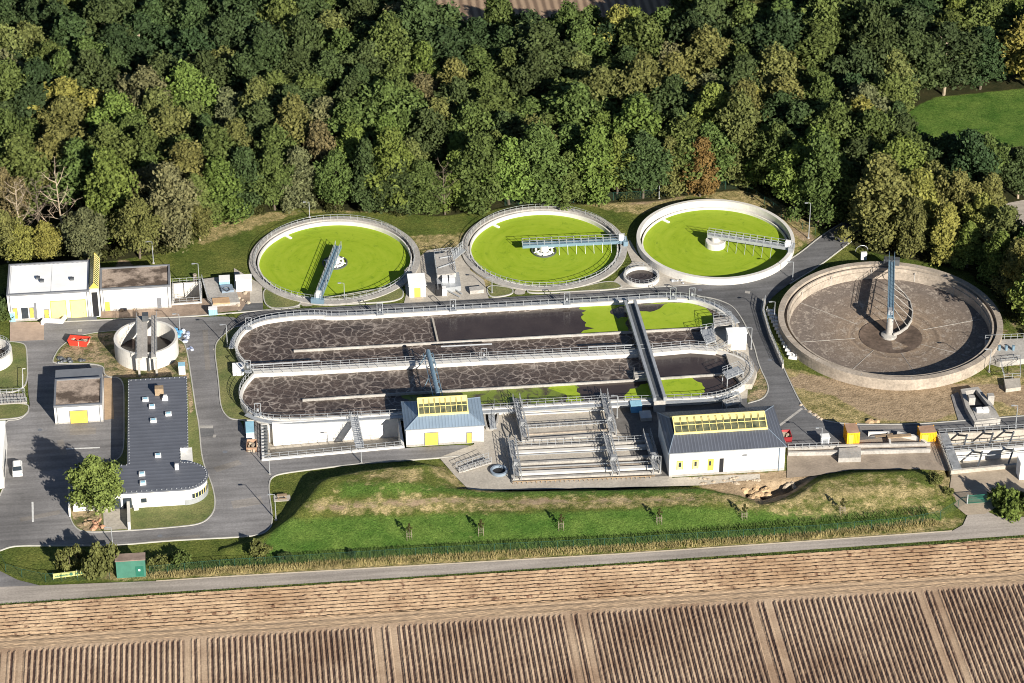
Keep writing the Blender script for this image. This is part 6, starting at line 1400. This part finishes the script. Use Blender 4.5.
# bare and special trees
for i, (px, py, v, s, lab) in enumerate([(24,250,0,1.25,'bare pale dead tree, leftmost of three at the yellow thicket'),(40,246,2,1.2,'bare pale dead tree between its two bare neighbours near yellow thicket'),(66,250,1,1.45,'tall bare pale dead tree, rightmost of three, standing before dark gap'),(445,214,2,.9,'bare brown leaning tree at forest edge above the pumping station'),(700,150,1,.8,'bare pale tree in the forest behind the plain-rimmed clarifier'),(940,85,1,.9,'bare whitish branches rising among dark crowns near the meadow')]):
    g = G(px, py); t = thing('bare_tree', lab, 'tree', (g[0], g[1], gz(g[0], g[1])), None); u = bpy.data.objects.new('trunk', BARE[v]); sc.collection.objects.link(u); u.parent = t; t.scale = (s,s,s*1.05); t.rotation_euler.z = i*1.3
def special(px, py, s, var, look, label, name='broadleaf_tree', cat='tree', sc3=(1,1,1), rz=0., k=1):
    g = G(px, py); t = tree(g[0], g[1], s, var, look, sc3, rz, k*31); t.name = name; tag(t, label, cat); return t
special(98,514,.92,3,'bright olive','round leafy tree growing alone in front of the office', sc3=(1.1,1.1,.95), k=2)
for a in [(8,262,.85,3,'olive','olive round tree at the picture edge behind the pale bare trunks'),(22,266,.7,0,'yellowish','small yellow-green tree left of the white-roofed hall corner'),(47,262,.68,4,'yellowish','small yellow tree just behind the white roof, left half'),(88,263,.95,1,'grey-green','broad grey-green tree right behind the white roof'),
  (112,236,1.42,2,'fresh green','tall bright green tree behind the yellow glass passage'),(140,258,1.0,8,'olive','olive tree behind the mossy gravel roof'),(200,240,.6,3,'olive','low olive round tree at forest corner left of the slanting-bridge clarifier'),
  (392,209,1.3,5,'fresh green','bright light-green tree with pointed top between the first two clarifiers'),(617,84,1.35,6,'yellowish','bright yellow-green tree at the rear forest edge'),(700,196,.95,5,'orange','slender orange-red tree at forest edge above the plain-rimmed clarifier'),(5,232,1.1,9,'rusty brown','brownish tree at the picture edge beside bare trunks')]: special(a[0],a[1],a[2],a[3],a[4],a[5],k=a[0])
# bushes on the verge
BM = [crown_mesh('bush_foliage', 300+i, 1.9, 2.4, .2, 12, 1500, .18, 'round') for i in range(3)]
def bush(px, py, s, look, label, h=1.0, col=None):
    g = G(px, py); t = thing('bush', label, 'bush', (g[0], g[1], gz(g[0], g[1])-.05)); r = random.Random(int(px*7+py))
    c = bpy.data.objects.new('foliage', BM[r.randrange(3)]); sc.collection.objects.link(c); c.parent = t; c.color = (*LOOK[look], 1); t.scale = (s*1.05, s*1.05, s*h*1.3); t.rotation_euler.z = r.random()*6
    st = MB()
    for q in range(4): st.bar((0,0,-.2), (r.gauss(0,.6), r.gauss(0,.6), 1.5), .06, 4, .03)
    o = st.build('stems', M['bark'], None); o.parent = t
for b_ in [(98,575,1.5,'olive','tall olive bush between banner and green shed',1.5),(70,567,1.25,'olive','brownish bush behind the pale banner',1.2),(179,566,1.1,'mid green','round green bush right of the green shed',1.0),(158,567,1.0,'olive','dull olive bush touching the green shed side',.9),(261,556,1.1,'olive','yellow-green bush at the foot of the dark bank',.8),(283,560,.6,'dark green','small dark bush just right of yellow-green bush',.9),
  (1008,512,1.7,'fresh green','big bright green bush beside the gate at the picture edge',1.0),(1030,510,1.6,'mid green','green bush cut by the picture edge beside farm road',1.0),(936,487,.8,'olive','dry bush on the mound beside the inlet channel end',.7),(352,556,.45,'deep green','tiny dark bush on the bank foot below the loading pit',.9),(948,497,.6,'olive','straggly bush on the slope above the gate',.7),
  (13,313,1.6,'dark green','dark bush at the left corner of white-roofed hall',1.2),(6,318,1.2,'mid green','bush at picture edge beside the forecourt',1.0)]: bush(*b_)
# understorey at the forest edge: ground cover one cannot count
def undergrowth():
    rng = np.random.default_rng(5); EDGE = XY([(-60,282),(0,270),(8,264),(105,263),(165,254),(190,242),(228,220),(300,209),(400,214),(440,217),(500,208),(600,203),(655,200),(700,190),(737,186),(770,196),(798,216),(815,226)]); E2 = XY([(848,238),(862,244),(884,256),(930,265),(970,275),(1001,302),(1020,328),(1060,375)])
    pos = []; nr = []
    for E in (EDGE, E2):
        for i in range(len(E)-1):
            a, b_ = np.array(E[i]), np.array(E[i+1]); L = np.linalg.norm(b_-a)
            for q in range(int(L/1.5)):
                c = a+(b_-a)*rng.random()+np.array([0, 1])*rng.uniform(.3, 6); s = rng.uniform(.8, 2.0); n = int(130*s*s/2)
                d = rng.normal(size=(n, 3)); d /= np.linalg.norm(d, axis=1)[:, None]; d[:, 2] = abs(d[:, 2]); pos.append(np.array([c[0], c[1], -.1])+d*s*np.array([1, 1, 1.1])*(1-.4*rng.random(n)[:, None])); nr.append(d)
    pos = np.concatenate(pos); nr = np.concatenate(nr); me = mesh_from_quads('forest_undergrowth', leaf_quads(pos, nr, .22, rng), M['leaf']); o = bpy.data.objects.new('forest_undergrowth', me); sc.collection.objects.link(o); o.color = (.062,.070,.022,1); tag(o, 'tangled undergrowth along the forest edge', kind='stuff')
undergrowth()
# saplings with stake frames
SP = [(409.5,547,'on the bank foot below the loading pit'),(481,543,'on the bank below the smaller blower house'),(561,538,'on the bank below front grit channels'),(659,532,'on the bank below the larger hall corner'),(744,527,'on the bank below the excavation spoil'),(842,521,'on the bank below the first yellow container')]
M["stake"] = mat('weathered_stakes', (.22,.19,.14), .9, .2, 1.5)
sap_c = crown_mesh('sapling_foliage', 400, .9, 3.0, 1.7, 10, 330, .13, 'tall')
for i, (px, py, lab) in enumerate(SP):
    g = G(px, py-4); z = gz(g[0], g[1]); t = thing('staked_sapling', 'thin sapling in white stake frame '+lab.replace('leftmost of the staked row','at the picture left'), 'sapling', (g[0], g[1], z), 'staked saplings along the bank')
    mb = MB()
    for sx in (-.55, .55):
        for sy in (-.4, .4): mb.bar((g[0]+sx,g[1]+sy,z-.2), (g[0]+sx,g[1]+sy,z+2.0), .06)
    for z_ in (1.0, 1.9): 
        for sy in (-.4, .4): mb.bar((g[0]-.55,g[1]+sy,z+z_), (g[0]+.55,g[1]+sy,z+z_), .05)
    mb.build('stake_frame', M['stake'], t); MB().bar((g[0],g[1],z-.1), (g[0]+.1,g[1],z+3.6), .06, 5, .02).build('trunk', M['bark'], t)
    c = bpy.data.objects.new('crown', sap_c); sc.collection.objects.link(c); c.parent = t; c.color = (.07,.075,.025,1); t.scale = (.78,.78,.8)
# tall dry grass along the farm road: stuff
def tufts(name, zone, n, h, cols, wdt=.05, label='tall dry grass along the farm road'):
    rng = np.random.default_rng(len(name)+n); Z = XY(zone); A = np.array(Z); x = rng.uniform(A[:, 0].min(), A[:, 0].max(), n*6); y = rng.uniform(A[:, 1].min(), A[:, 1].max(), n*6); k = inside(x, y, Z); x, y = x[k][:n], y[k][:n]; z = ground_z(x, y)
    th = rng.uniform(0, math.pi, len(x)); hh = h*rng.uniform(.5, 1.2, len(x)); lx, ly = rng.normal(0, .12, len(x)), rng.normal(0, .12, len(x)); c, s_ = np.cos(th)*wdt, np.sin(th)*wdt
    V = np.stack([np.stack([x-c, y-s_, z-.05], 1), np.stack([x+c, y+s_, z-.05], 1), np.stack([x+c*.4+lx, y+s_*.4+ly, z+hh], 1), np.stack([x-c*.4+lx, y-s_*.4+ly, z+hh], 1)], 1).reshape(-1, 3)
    me = mesh_from_quads(name, V, cols); o = bpy.data.objects.new(name, me); sc.collection.objects.link(o); return tag(o, label, kind='stuff')
M['drygrass'] = mat('dry_grass_blades', (.30,.25,.11), .9, .45, .25); M['greengrass'] = mat('green_grass_blades', (.07,.11,.025), .9, .3, .4)
tufts('tall_dry_grass', [(150,579),(220,574),(400,563.5),(620,551.5),(820,538),(905,530),(945,524),(930,519),(820,532),(620,546),(400,557),(220,568),(150,573)], 12000, .6, M['drygrass'], .04)
tufts('rank_grass', [(150,573),(220,567),(400,556),(620,545),(820,530),(930,517),(925,510),(820,521),(620,538),(400,549),(220,560),(150,566)], 9000, .55, M['greengrass'], .05, 'rank green grass on the foot of the bank')
tufts('verge_grass', [(-20,608.5),(156,597),(400,580.5),(620,566),(820,552.5),(1024,538),(1024,536),(820,550),(620,563.5),(400,578),(156,594),(-20,605)], 9000, .3, M['greengrass'], .05, 'thin weeds between the farm road and the field')
